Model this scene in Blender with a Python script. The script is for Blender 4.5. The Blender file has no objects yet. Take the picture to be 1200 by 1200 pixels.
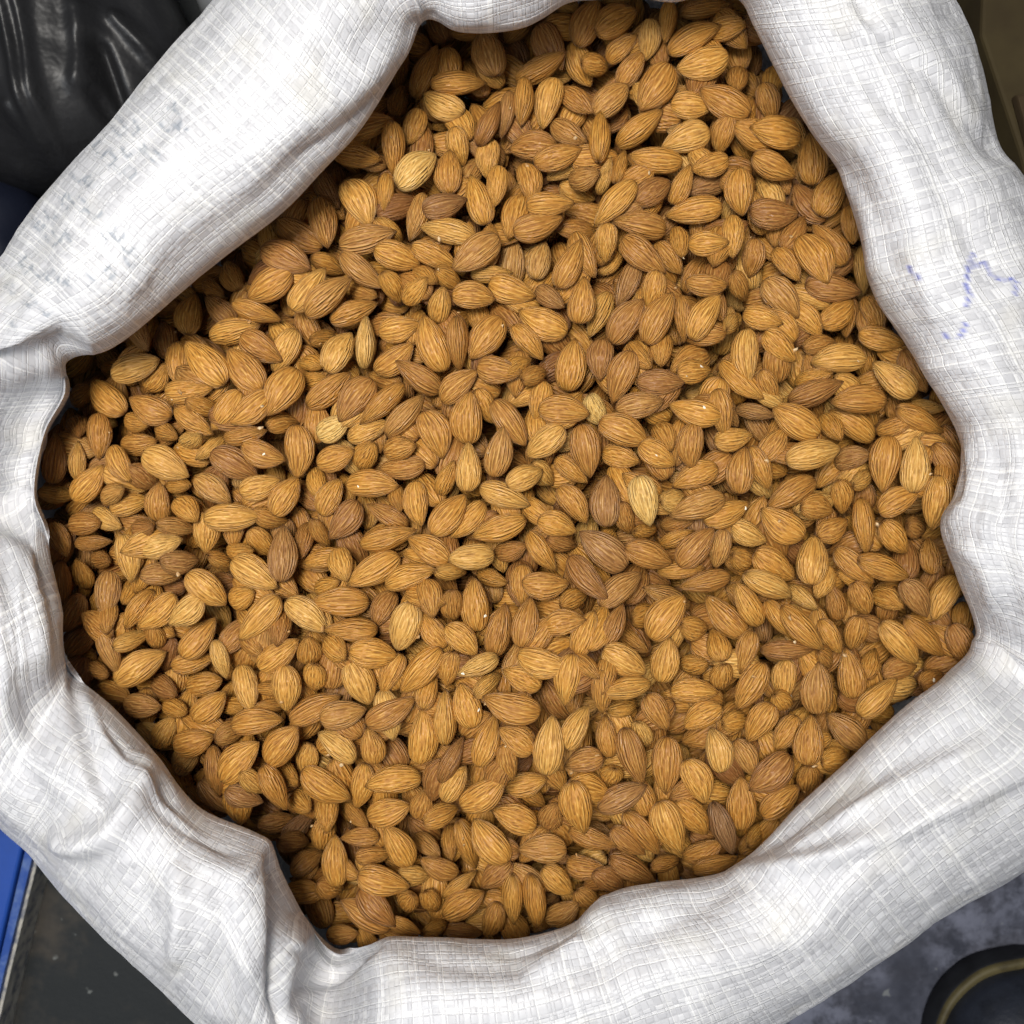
import bpy, math, random
import numpy as np
from mathutils import Matrix, Vector

# ------------------------------------------------------------------ camera, world, lamps, exposure
scene = bpy.context.scene
COL = scene.collection
R = math.radians
CAM_Z = 0.62          # the phone is held this far above the floor, looking straight down
NUT_Z = 0.170         # top of the heap of almonds

cam_data = bpy.data.cameras.new('camera')
cam_data.sensor_width = 36.0
cam_data.lens = 36.0                      # 53 degrees across: at depth d the square frame is d metres wide
cam_data.clip_start = 0.01
cam_data.clip_end = 50
cam_data.dof.use_dof = True
cam_data.dof.focus_distance = 0.44
cam_data.dof.aperture_fstop = 11.0
cam = bpy.data.objects.new('camera', cam_data)
cam.location = (0, 0, CAM_Z)
COL.objects.link(cam)
scene.camera = cam

world = bpy.data.worlds.new('World')
scene.world = world
world.use_nodes = True
bg = world.node_tree.nodes['Background']
bg.inputs['Color'].default_value = (0.80, 0.88, 1.0, 1)
bg.inputs['Strength'].default_value = 0.14


def area_lamp(name, loc, target, size, power, colour):
    d = bpy.data.lights.new(name, 'AREA')
    d.shape = 'RECTANGLE'
    d.size, d.size_y = size
    d.energy = power
    d.color = colour
    o = bpy.data.objects.new(name, d)
    o.location = loc
    o.rotation_euler = (Vector(target) - Vector(loc)).to_track_quat('-Z', 'Y').to_euler()
    COL.objects.link(o)


area_lamp('hanging_lamp', (-0.14, 0.12, 1.22), (-0.03, 0.02, 0.17), (0.32, 0.22), 14.6, (1.0, 0.96, 0.895))
area_lamp('shop_front_light', (-0.75, -0.55, 2.0), (0, 0, 0.17), (1.2, 1.0), 14.0, (0.86, 0.92, 1.0))

scene.view_settings.view_transform = 'Standard'
scene.view_settings.look = 'None'
scene.view_settings.exposure = 0.0
scene.view_settings.gamma = 1.0
scene.view_settings.use_curve_mapping = False
scene.cycles.use_denoising = True
scene.cycles.max_bounces = 5
scene.cycles.diffuse_bounces = 3
scene.cycles.glossy_bounces = 2
scene.cycles.use_adaptive_sampling = True
scene.cycles.adaptive_threshold = 0.04
scene.cycles.adaptive_min_samples = 16

rng = np.random.default_rng(7)
random.seed(7)


# ------------------------------------------------------------------ small helpers
def at(px, py, z):
    """The point at height z that the photograph (1200 x 1200) shows at px, py."""
    d = CAM_Z - z
    return np.array([(px - 600.0) / 1200.0 * d, (600.0 - py) / 1200.0 * d, z])


def tag(o, label=None, category=None, group=None, kind=None):
    for k, v in (('label', label), ('category', category), ('group', group), ('kind', kind)):
        if v:
            o[k] = v
    return o


def link(name, mesh, material=None, parent=None):
    o = bpy.data.objects.new(name, mesh)
    COL.objects.link(o)
    if material and not mesh.materials:
        mesh.materials.append(material)
    if parent:
        o.parent = parent
    return o


def empty(name, loc=(0, 0, 0)):
    o = bpy.data.objects.new(name, None)
    o.location = loc
    o.empty_display_size = 0.02
    COL.objects.link(o)
    return o


def mesh_from(name, verts, faces, smooth=True):
    m = bpy.data.meshes.new(name)
    m.from_pydata([tuple(v) for v in verts], [], [tuple(f) for f in faces])
    m.update()
    if smooth:
        m.polygons.foreach_set('use_smooth', np.ones(len(m.polygons), dtype=bool))
    return m


def mesh_quads(name, V, F):
    """Fast mesh from arrays; F is (n, 4)."""
    m = bpy.data.meshes.new(name)
    m.vertices.add(len(V))
    m.vertices.foreach_set('co', V.astype(np.float32).ravel())
    m.loops.add(F.size)
    m.loops.foreach_set('vertex_index', F.astype(np.int32).ravel())
    m.polygons.add(len(F))
    m.polygons.foreach_set('loop_start', np.arange(0, F.size, 4, dtype=np.int32))
    m.update(calc_edges=True)
    m.polygons.foreach_set('use_smooth', np.ones(len(F), dtype=bool))
    return m


def catmull(P, n, closed):
    """Resample control points P (k, d) into n points by a Catmull-Rom spline, evenly in the control parameter."""
    P = np.asarray(P, float)
    k = len(P)
    t = np.linspace(0, k if closed else k - 1, n, endpoint=not closed)
    i = np.floor(t).astype(int)
    if not closed:
        i = np.minimum(i, k - 2)
    f = (t - i)[:, None]
    ix = (lambda j: j % k) if closed else (lambda j: np.clip(j, 0, k - 1))
    p0, p1, p2, p3 = P[ix(i - 1)], P[ix(i)], P[ix(i + 1)], P[ix(i + 2)]
    return 0.5 * (2 * p1 + (p2 - p0) * f + (2 * p0 - 5 * p1 + 4 * p2 - p3) * f ** 2 + (3 * p1 - p0 - 3 * p2 + p3) * f ** 3)


def value_noise(x, y, seed=0):
    """Smooth 2-D value noise in -1..1."""
    g = np.random.default_rng(seed).uniform(-1, 1, (256, 256))
    xi, yi = np.floor(x).astype(int), np.floor(y).astype(int)
    fx, fy = x - xi, y - yi
    fx, fy = fx * fx * (3 - 2 * fx), fy * fy * (3 - 2 * fy)
    a = g[xi % 256, yi % 256]; b = g[(xi + 1) % 256, yi % 256]
    c = g[xi % 256, (yi + 1) % 256]; d = g[(xi + 1) % 256, (yi + 1) % 256]
    return (a * (1 - fx) + b * fx) * (1 - fy) + (c * (1 - fx) + d * fx) * fy


# ------------------------------------------------------------------ materials
class Nodes:
    """A few shorthands for building node trees."""
    def __init__(self, name):
        self.m = bpy.data.materials.new(name)
        self.m.use_nodes = True
        self.t = self.m.node_tree
        self.bsdf = self.t.nodes['Principled BSDF']
        self.out = self.t.nodes['Material Output']

    def n(self, kind, **kw):
        o = self.t.nodes.new('ShaderNode' + kind)
        for k, v in kw.items():
            setattr(o, k, v)
        return o

    def put(self, sock, v):
        if isinstance(v, bpy.types.NodeSocket):
            self.t.links.new(v, sock)
        elif v is not None:
            sock.default_value = v

    def math(self, op, a, b=None, c=None, clamp=False):
        o = self.n('Math', operation=op, use_clamp=clamp)
        for s, v in zip(o.inputs, (a, b, c)):
            self.put(s, v)
        return o.outputs[0]

    def vmath(self, op, a, b=None):
        o = self.n('VectorMath', operation=op)
        self.put(o.inputs[0], a)
        if b is not None:
            self.put(o.inputs[1], b)
        return o.outputs[0]

    def mix(self, f, a, b):
        o = self.n('Mix', data_type='RGBA')
        self.put(o.inputs[0], f)
        self.put(o.inputs[6], a if isinstance(a, bpy.types.NodeSocket) else (*a, 1))
        self.put(o.inputs[7], b if isinstance(b, bpy.types.NodeSocket) else (*b, 1))
        return o.outputs[2]

    def noise(self, vec, scale, detail=2.0, rough=0.5, dims='3D', dist=0.0):
        o = self.n('TexNoise', noise_dimensions=dims)
        if vec is not None:
            self.put(o.inputs['Vector'], vec)
        o.inputs['Scale'].default_value = scale
        o.inputs['Detail'].default_value = detail
        o.inputs['Roughness'].default_value = rough
        o.inputs['Distortion'].default_value = dist
        return o.outputs['Fac']

    def ramp(self, f, stops):
        o = self.n('ValToRGB')
        e = o.color_ramp.elements
        while len(e) < len(stops):
            e.new(0.5)
        for el, (p, c) in zip(e, stops):
            el.position = p
            el.color = (*c, 1) if len(c) == 3 else c
        self.put(o.inputs[0], f)
        return o.outputs[0]

    def smooth(self, f, lo, hi, a=0.0, b=1.0):
        o = self.n('MapRange', interpolation_type='SMOOTHSTEP')
        self.put(o.inputs[0], f)
        for s, v in zip(o.inputs[1:5], (lo, hi, a, b)):
            s.default_value = v
        return o.outputs[0]

    def bump(self, h, strength, dist, normal=None):
        o = self.n('Bump')
        o.inputs['Strength'].default_value = strength
        o.inputs['Distance'].default_value = dist
        self.put(o.inputs['Height'], h)
        if normal is not None:
            self.put(o.inputs['Normal'], normal)
        return o.outputs[0]


def almond_material():
    N = Nodes('almond_skin')
    info = N.n('ObjectInfo').outputs['Color']
    geo = N.n('Attribute', attribute_name='tint', attribute_type='GEOMETRY').outputs['Vector']
    tint = N.vmath('ADD', info, geo)
    sep = N.n('SeparateXYZ'); N.put(sep.inputs[0], tint)
    value, seed, grey = sep.outputs
    grain = N.n('Attribute', attribute_name='grain', attribute_type='GEOMETRY').outputs['Vector']
    off = N.n('CombineXYZ')
    N.put(off.inputs[0], N.math('MULTIPLY', seed, 37.0))
    N.put(off.inputs[1], N.math('MULTIPLY', seed, 91.0))
    N.put(off.inputs[2], N.math('MULTIPLY', seed, 53.0))
    p = N.vmath('ADD', grain, off.outputs[0])
    # ridges that run from the blunt end to the tip: waves round the girth whose phase wanders along the length
    sg = N.n('SeparateXYZ'); N.put(sg.inputs[0], grain)
    phi = N.math('ARCTAN2', sg.outputs[1], sg.outputs[0])
    q = N.vmath('MULTIPLY', p, (1.0, 1.0, 0.5))
    wander = N.math('MULTIPLY', N.math('SUBTRACT', N.noise(q, 1.6, 2.5, 0.55), 0.5), 15.0)
    s1 = N.math('MULTIPLY', N.math('SINE', N.math('ADD', N.math('MULTIPLY', phi, 21.0), wander)), 0.34)
    s2 = N.math('MULTIPLY', N.math('SINE', N.math('SUBTRACT', N.math('MULTIPLY', phi, 34.0), N.math('MULTIPLY', wander, 1.4))), 0.22)
    f1 = N.math('ADD', N.math('ADD', s1, s2), 0.5)
    f2 = N.noise(N.vmath('MULTIPLY', p, (1.0, 1.0, 0.22)), 6.5, 1.0, 0.5)
    line = N.math('MULTIPLY', N.smooth(f1, 0.42, 0.98), N.smooth(f2, 0.34, 0.62, 0.10, 1.0))
    groove = N.math('MULTIPLY', N.smooth(f1, 0.38, 0.04), N.smooth(f2, 0.62, 0.36, 0.15, 1.0))
    blot = N.noise(p, 1.6, 3.0, 0.6)
    base = N.ramp(value, [(0.0, (0.150, 0.056, 0.016)), (0.25, (0.290, 0.120, 0.026)), (0.55, (0.470, 0.210, 0.034)), (1.0, (0.66, 0.405, 0.115))])
    light = N.ramp(value, [(0.0, (0.30, 0.145, 0.055)), (0.25, (0.54, 0.285, 0.080)), (0.55, (0.78, 0.450, 0.112)), (1.0, (0.88, 0.65, 0.27))])
    base = N.mix(N.math('MULTIPLY', grey, 0.75, clamp=True), base, (0.225, 0.122, 0.054))
    light = N.mix(N.math('MULTIPLY', grey, 0.75, clamp=True), light, (0.40, 0.245, 0.12))
    col = N.mix(N.math('MULTIPLY', line, 0.74), base, light)
    col = N.mix(N.math('MULTIPLY', groove, 0.58), col, (0.115, 0.040, 0.011))
    col = N.mix(N.smooth(blot, 0.50, 0.78, 0.0, 0.40), col, (0.17, 0.062, 0.018))
    # the pointed end and the scar at the blunt end are browner
    ends = N.math('MAXIMUM', N.smooth(sg.outputs[2], 2.72, 3.0), N.smooth(sg.outputs[2], 0.16, 0.0))
    col = N.mix(N.math('MULTIPLY', ends, 0.55), col, (0.13, 0.045, 0.014))
    N.put(N.bsdf.inputs['Base Color'], col)
    N.put(N.bsdf.inputs['Roughness'], N.smooth(blot, 0.25, 0.75, 0.38, 0.62))
    N.bsdf.inputs['Specular IOR Level'].default_value = 0.36
    hgt = N.math('ADD', N.math('MULTIPLY', f1, 0.75), N.math('MULTIPLY', f2, 0.7))
    N.put(N.bsdf.inputs['Normal'], N.bump(hgt, 0.9, 0.00075))
    return N.m


def sack_material(name='woven_plastic'):
    """White polypropylene tape, plain weave. UV is in tapes: one unit is one tape."""
    N = Nodes(name)
    uv = N.n('Attribute', attribute_name='weave', attribute_type='GEOMETRY').outputs['Vector']
    # hand-loomed irregularity: tapes wander and differ in width
    wn = N.n('TexNoise', noise_dimensions='2D'); N.put(wn.inputs['Vector'], uv)
    wn.inputs['Scale'].default_value = 0.11; wn.inputs['Detail'].default_value = 1.0
    w = N.vmath('SCALE', N.vmath('SUBTRACT', wn.outputs['Color'], (0.5, 0.5, 0.5))); w.node.inputs['Scale'].default_value = 0.7
    s0 = N.n('SeparateXYZ'); N.put(s0.inputs[0], N.vmath('ADD', uv, w))
    U = s0.outputs[0]; V = s0.outputs[1]

    def jitter(c, seed):
        n = N.n('TexNoise', noise_dimensions='1D'); N.put(n.inputs['W'], N.math('ADD', c, seed))
        n.inputs['Scale'].default_value = 0.6; n.inputs['Detail'].default_value = 0.0
        return N.math('ADD', c, N.math('MULTIPLY', N.math('SUBTRACT', n.outputs['Fac'], 0.5), 1.25))
    U = jitter(U, 3.7); V = jitter(V, 41.3)
    iu, iv = N.math('FLOOR', U), N.math('FLOOR', V)
    fu, fv = N.math('SUBTRACT', N.math('FRACT', U), 0.5), N.math('SUBTRACT', N.math('FRACT', V), 0.5)
    par = N.math('MODULO', N.math('ABSOLUTE', N.math('ADD', iu, iv)), 2.0)     # which tape lies on top here

    def rnd(c, seed):
        o = N.n('TexWhiteNoise', noise_dimensions='1D'); N.put(o.inputs['W'], N.math('ADD', c, seed)); return o.outputs['Value']
    cell = N.n('TexWhiteNoise', noise_dimensions='2D'); cv = N.n('CombineXYZ'); N.put(cv.inputs[0], iu); N.put(cv.inputs[1], iv)
    N.put(cell.inputs['Vector'], cv.outputs[0])
    au, av = N.math('ABSOLUTE', fu), N.math('ABSOLUTE', fv)

    def tape(across, along):
        edge = N.smooth(across, 0.28, 0.5, 1.0, 0.0)
        arch = N.math('SUBTRACT', 1.0, N.math('MULTIPLY', N.math('POWER', N.math('MULTIPLY', along, 2.0), 2.0), 0.45))
        return N.math('MULTIPLY', edge, arch)
    hu = tape(au, av); hv = tape(av, au)
    mixh = N.n('Mix', data_type='FLOAT'); N.put(mixh.inputs[0], par); N.put(mixh.inputs[2], hu); N.put(mixh.inputs[3], hv)
    h = mixh.outputs[0]
    ru, rv = rnd(iu, 11.0), rnd(iv, 77.0)
    mixr = N.n('Mix', data_type='FLOAT'); N.put(mixr.inputs[0], par); N.put(mixr.inputs[2], ru); N.put(mixr.inputs[3], rv)
    tone = mixr.outputs[0]
    # some tapes are folded lengthwise: a bright doubled line along them
    fold_u = N.math('MULTIPLY', N.math('GREATER_THAN', ru, 0.62), N.smooth(N.math('ABSOLUTE', N.math('SUBTRACT', fu, 0.22)), 0.05, 0.17, 1.0, 0.0))
    fold_v = N.math('MULTIPLY', N.math('GREATER_THAN', rv, 0.62), N.smooth(N.math('ABSOLUTE', N.math('SUBTRACT', fv, 0.22)), 0.05, 0.17, 1.0, 0.0))
    fold = N.math('MAXIMUM', fold_u, fold_v)
    v = N.math('ADD', N.math('MULTIPLY', tone, 0.55), N.math('MULTIPLY', cell.outputs['Value'], 0.40))
    v = N.math('ADD', v, N.math('MULTIPLY', fold, 0.75))
    col = N.ramp(v, [(0.0, (0.565, 0.567, 0.595)), (0.45, (0.685, 0.687, 0.715)), (0.8, (0.77, 0.772, 0.795)), (1.0, (0.87, 0.87, 0.875))])
    gap = N.smooth(h, 0.06, 0.30, 1.0, 0.0)
    col = N.mix(N.math('MULTIPLY', gap, 0.08), col, (0.52, 0.52, 0.53))
    # yellowish and grimy patches
    dirt = N.noise(N.vmath('ADD', uv, (0, 0, 0)), 0.075, 2.0, 0.6)
    col = N.mix(N.smooth(dirt, 0.52, 0.75, 0.0, 0.45), col, (0.66, 0.635, 0.57))
    # ink: x = faded grey print, y = blue pen; it sits on the raised tapes only
    ik = N.n('Attribute', attribute_name='ink', attribute_type='GEOMETRY'); si = N.n('SeparateXYZ'); N.put(si.inputs[0], ik.outputs['Vector'])
    brk = N.smooth(cell.outputs['Value'], 0.25, 0.55)
    brk2 = N.smooth(N.noise(uv, 0.9, 1.0), 0.30, 0.50, 0.25, 1.0)
    pr = N.math('MULTIPLY', si.outputs[0], N.math('MULTIPLY', N.math('ADD', brk, 0.25, clamp=True), brk2))
    col = N.mix(N.math('MULTIPLY', pr, 0.72), col, (0.27, 0.31, 0.37))
    pn = N.math('MULTIPLY', si.outputs[1], N.math('ADD', N.math('MULTIPLY', brk, 0.5), 0.42, clamp=True))
    col = N.mix(N.math('MULTIPLY', pn, 0.95), col, (0.17, 0.20, 0.58))
    N.put(N.bsdf.inputs['Base Color'], col)
    N.bsdf.inputs['Roughness'].default_value = 0.42
    N.bsdf.inputs['Specular IOR Level'].default_value = 0.42
    hh = N.math('ADD', h, N.math('MULTIPLY', tone, 0.35))
    hh = N.math('ADD', hh, N.math('MULTIPLY', fold, 0.5))
    hh = N.math('ADD', hh, N.math('MULTIPLY', N.noise(uv, 0.45, 2.0), 1.3))
    nrm = N.bump(hh, 0.75, 0.00029)
    N.put(N.bsdf.inputs['Normal'], nrm)
    tr = N.n('BsdfTranslucent'); N.put(tr.inputs['Color'], col); N.put(tr.inputs['Normal'], nrm)
    mx = N.n('MixShader'); mx.inputs[0].default_value = 0.16
    N.put(mx.inputs[1], N.bsdf.outputs[0]); N.put(mx.inputs[2], tr.outputs[0])
    N.put(N.out.inputs['Surface'], mx.outputs[0])
    return N.m


def plain(name, colour, rough=0.5, spec=0.5, var=0.0, scale=30.0, second=None, bump=0.0, bump_scale=60.0, bump_dist=0.002):
    N = Nodes(name)
    pos = N.n('TexCoord').outputs['Object']
    if var or second:
        f = N.noise(pos, scale, 5.0, 0.62)
        c2 = second or tuple(c * (1 - var) for c in colour)
        N.put(N.bsdf.inputs['Base Color'], N.mix(N.smooth(f, 0.40, 0.68), colour, c2))
    else:
        N.bsdf.inputs['Base Color'].default_value = (*colour, 1)
    N.bsdf.inputs['Roughness'].default_value = rough
    N.bsdf.inputs['Specular IOR Level'].default_value = spec
    if bump:
        N.put(N.bsdf.inputs['Normal'], N.bump(N.noise(pos, bump_scale, 4.0, 0.6), bump, bump_dist))
    return N.m


def floor_material():
    N = Nodes('dusty_rubber_floor')
    pos = N.n('TexCoord').outputs['Object']
    big = N.noise(pos, 7.0, 5.0, 0.62)
    fine = N.noise(pos, 55.0, 5.0, 0.65)
    sx = N.n('SeparateXYZ'); N.put(sx.inputs[0], pos)
    # trodden pale dust lies on the side where people stand, brown scuffs on the other
    side = N.smooth(N.math('ADD', sx.outputs[0], N.math('MULTIPLY', N.math('SUBTRACT', big, 0.5), 0.3)), -0.05, 0.16)
    dust = N.math('MULTIPLY', side, N.math('MULTIPLY', N.smooth(big, 0.40, 0.58), N.smooth(fine, 0.36, 0.64)))
    col = N.mix(N.smooth(N.noise(pos, 19.0, 4.0, 0.65), 0.46, 0.66, 0.0, 0.9), (0.017, 0.019, 0.020), (0.050, 0.043, 0.035))
    col = N.mix(N.math('MULTIPLY', side, 0.8), col, (0.036, 0.039, 0.055))
    col = N.mix(N.math('MULTIPLY', dust, 0.85), col, (0.150, 0.158, 0.205))
    spk = N.smooth(N.noise(pos, 95.0, 2.0, 0.5), 0.68, 0.74)
    col = N.mix(N.math('MULTIPLY', spk, 0.5), col, (0.22, 0.23, 0.22))
    N.put(N.bsdf.inputs['Base Color'], col)
    N.bsdf.inputs['Roughness'].default_value = 0.62
    N.bsdf.inputs['Specular IOR Level'].default_value = 0.2
    N.put(N.bsdf.inputs['Normal'], N.bump(fine, 0.35, 0.002))
    return N.m


MAT = {}
MAT['almond'] = almond_material()
MAT['sack'] = sack_material()
MAT['floor'] = floor_material()
MAT['chip'] = plain('almond_flesh', (0.80, 0.74, 0.60), 0.6, 0.3)


# ------------------------------------------------------------------ the setting: floor
fl = mesh_from('floor', [(-4, -4, 0), (4, -4, 0), (4, 4, 0), (-4, 4, 0)], [(0, 1, 2, 3)], smooth=False)
tag(link('floor', fl, MAT['floor']), kind='structure')

# ------------------------------------------------------------------ the sack
# Stations round the mouth, clockwise from the top: inner lip (px, py), outer silhouette (px, py) as the photograph shows
# them, height of the lip, rise of the crest above it, and how far the wall falls back under the lip (share of the width).
ST = [
    (498, 24, 400, -150, .196, .030, .10), (540, 38, 520, -190, .196, .030, .10), (612, 34, 610, -200, .194, .030, .10),
    (672, 4, 700, -205, .190, .028, .10), (745, 0, 780, -205, .188, .028, .10), (790, 4, 880, -200, .188, .028, .10),
    (838, -8, 1000, -150, .190, .030, .10), (866, 4, 1085, -60, .192, .033, .10), (882, 35, 1112, 0, .190, .035, .08),
    (918, 105, 1142, 52, .188, .036, .07), (945, 150, 1158, 110, .187, .036, .06), (987, 208, 1168, 158, .185, .036, .05),
    (1009, 275, 1206, 218, .183, .036, .04), (1022, 340, 1238, 285, .182, .036, .04), (1060, 400, 1262, 360, .182, .034, .04),
    (1094, 452, 1280, 430, .182, .033, .05), (1128, 522, 1296, 515, .182, .032, .08), (1118, 580, 1306, 590, .184, .033, .12),
    (1101, 618, 1310, 650, .185, .033, .12), (1120, 675, 1318, 730, .183, .032, .08), (1145, 745, 1316, 840, .166, .036, .03),
    (1108, 792, 1262, 958, .182, .032, .08), (1055, 834, 1200, 1020, .185, .034, .10), (1000, 885, 1126, 1062, .188, .036, .12),
    (930, 950, 1060, 1102, .190, .036, .12), (882, 998, 1000, 1140, .190, .034, .12), (840, 1024, 950, 1175, .190, .033, .12),
    (765, 1034, 870, 1225, .193, .034, .14), (712, 1048, 800, 1262, .193, .034, .14), (676, 1082, 735, 1285, .193, .034, .14),
    (600, 1101, 640, 1300, .194, .035, .14), (500, 1098, 520, 1312, .194, .035, .14), (440, 1101, 440, 1310, .190, .034, .10),
    (396, 1116, 368, 1290, .150, .050, .02), (366, 1086, 300, 1255, .164, .046, .04), (344, 1040, 250, 1218, .184, .038, .08),
    (322, 992, 205, 1180, .188, .040, .10), (296, 974, 172, 1150, .188, .040, .10), (236, 945, 128, 1108, .186, .038, .10),
    (188, 888, 80, 1058, .182, .036, .08), (135, 830, 38, 1005, .177, .034, .04), (84, 784, -16, 952, .162, .042, .03),
    (74, 738, -62, 860, .176, .036, .04), (65, 680, -96, 770, .176, .036, .04), (56, 622, -116, 690, .164, .042, .03),
    (44, 575, -124, 620, .149, .046, .04), (56, 508, -120, 545, .149, .046, .04), (80, 462, -110, 470, .154, .044, .04),
    (82, 427, -72, 398, .188, .034, .06), (130, 409, 2, 300, .192, .036, .12), (184, 368, 40, 246, .193, .038, .14),
    (232, 328, 78, 196, .194, .038, .14), (284, 286, 122, 144, .195, .038, .14), (334, 246, 168, 92, .196, .038, .14),
    (392, 184, 232, 26, .197, .037, .14), (440, 122, 290, -42, .198, .035, .12), (472, 70, 338, -96, .198, .033, .10)]
SLOPE = {(44, 575): 1, (56, 508): 1, (80, 462): 1, (56, 622): .5, (396, 1116): .8, (366, 1086): .4, (1145, 745): .5, (84, 784): .5}   # where the wall slopes up plainly instead of rolling
ST = np.array([(*s, SLOPE.get(s[:2], 0)) for s in ST], float)
ST[:, 5] += np.where(ST[:, 7] == 1, .014, 0)

NU, NV = 1200, 224
chord = np.hypot(*(np.roll(ST[:, :2], -1, 0) - ST[:, :2]).T) + 0.6 * np.hypot(*(np.roll(ST[:, 2:4], -1, 0) - ST[:, 2:4]).T)
dense = catmull(ST, len(ST) * 60, True)
seg = np.hypot(*(np.roll(dense[:, :2], -1, 0) - dense[:, :2]).T) + 0.6 * np.hypot(*(np.roll(dense[:, 2:4], -1, 0) - dense[:, 2:4]).T)
cum = np.concatenate([[0], np.cumsum(seg)])
tt = np.linspace(0, cum[-1], NU, endpoint=False)
dd = np.vstack([dense, dense[:1]])
S = np.stack([np.interp(tt, cum, dd[:, i]) for i in range(dd.shape[1])], 1)        # (NU, 7)

# cross-section control points: share of the width from lip (0) to silhouette (1), height above the lip (absolute, share of h)
CS = [('ov', 1.0, -.130, 0), ('ov', 1.0, -.060, 0), ('ov', .95, -.035, 0), ('ov', .62, -.016, 0), ('f', 0.0, -.002, 0), ('f', .06, .002, .34), ('f', .20, 0, .76),
      ('f', .40, 0, .98), ('f', .62, 0, .97), ('f', .82, 0, .70), ('f', .95, 0, .28), ('f', 1.0, 0, -.25), ('f', .985, -.030, -.25),
      ('f', .93, -.060, -.2), ('f', .86, -.085, -.2)]
ctrl = np.zeros((NU, len(CS), 3))
for j, (k, f, dz, hh) in enumerate(CS):
    ff = S[:, 6] * f if k == 'ov' else np.full(NU, f)
    sl = np.clip(S[:, 7], 0, 1)
    z = S[:, 4] + dz + (hh * (1 - sl) + sl * {.06: .03, .20: .16, .40: .42, .62: .74, .82: .93, .95: .6}.get(f, hh)) * S[:, 5]
    px = S[:, 0] + ff * (S[:, 2] - S[:, 0])
    py = S[:, 1] + ff * (S[:, 3] - S[:, 1])
    ctrl[:, j] = at(px, py, z).T if False else np.stack([(px - 600) / 1200 * (CAM_Z - z), (600 - py) / 1200 * (CAM_Z - z), z], 1)
# resample every section with more points where it shows
G = catmull(ctrl.transpose(1, 0, 2).reshape(len(CS), -1), 900, False).reshape(900, NU, 3)
mid = G[:, ::40].mean(1)
w = np.linalg.norm(np.diff(G, axis=0), axis=2).mean(1)
wc = np.concatenate([[0], np.cumsum(w)])
pos = np.linspace(0, wc[-1], NV)
G = np.stack([np.stack([np.interp(pos, wc, G[:, i, c]) for c in range(3)], 1) for i in range(NU)], 0)   # (NU, NV, 3)


def normals(G):
    du = np.roll(G, -1, 0) - np.roll(G, 1, 0)
    dv = np.gradient(G, axis=1)
    n = np.cross(dv, du)
    n /= np.linalg.norm(n, axis=2, keepdims=True) + 1e-12
    return n


def pix(G):
    d = CAM_Z - G[..., 2]
    return np.stack([600 + G[..., 0] / d * 1200, 600 - G[..., 1] / d * 1200], -1)


def poly_dist(P, line, n=24):
    """Signed distance (px) from P to a smoothed polyline (positive on its left as drawn on screen) and position 0..1 along it."""
    L = catmull(np.array(line, float), n, False) if len(line) > 2 else np.array(line, float)
    best = np.full(P.shape[:-1], 1e9); sgn = np.ones_like(best); along = np.zeros_like(best)
    ln = np.hypot(*np.diff(L, axis=0).T); tot = ln.sum(); acc = 0
    for a, b, l in zip(L[:-1], L[1:], ln):
        t = np.clip(((P - a) @ (b - a)) / (l * l + 1e-9), 0, 1)
        q = a + t[..., None] * (b - a)
        d = np.hypot(P[..., 0] - q[..., 0], P[..., 1] - q[..., 1])
        m = d < best
        best[m] = d[m]
        sgn[m] = np.sign((b[0] - a[0]) * (P[..., 1] - a[1]) - (b[1] - a[1]) * (P[..., 0] - a[0]))[m]
        along[m] = ((acc + t * l) / tot)[m]
        acc += l
    return best * sgn, along


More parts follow.
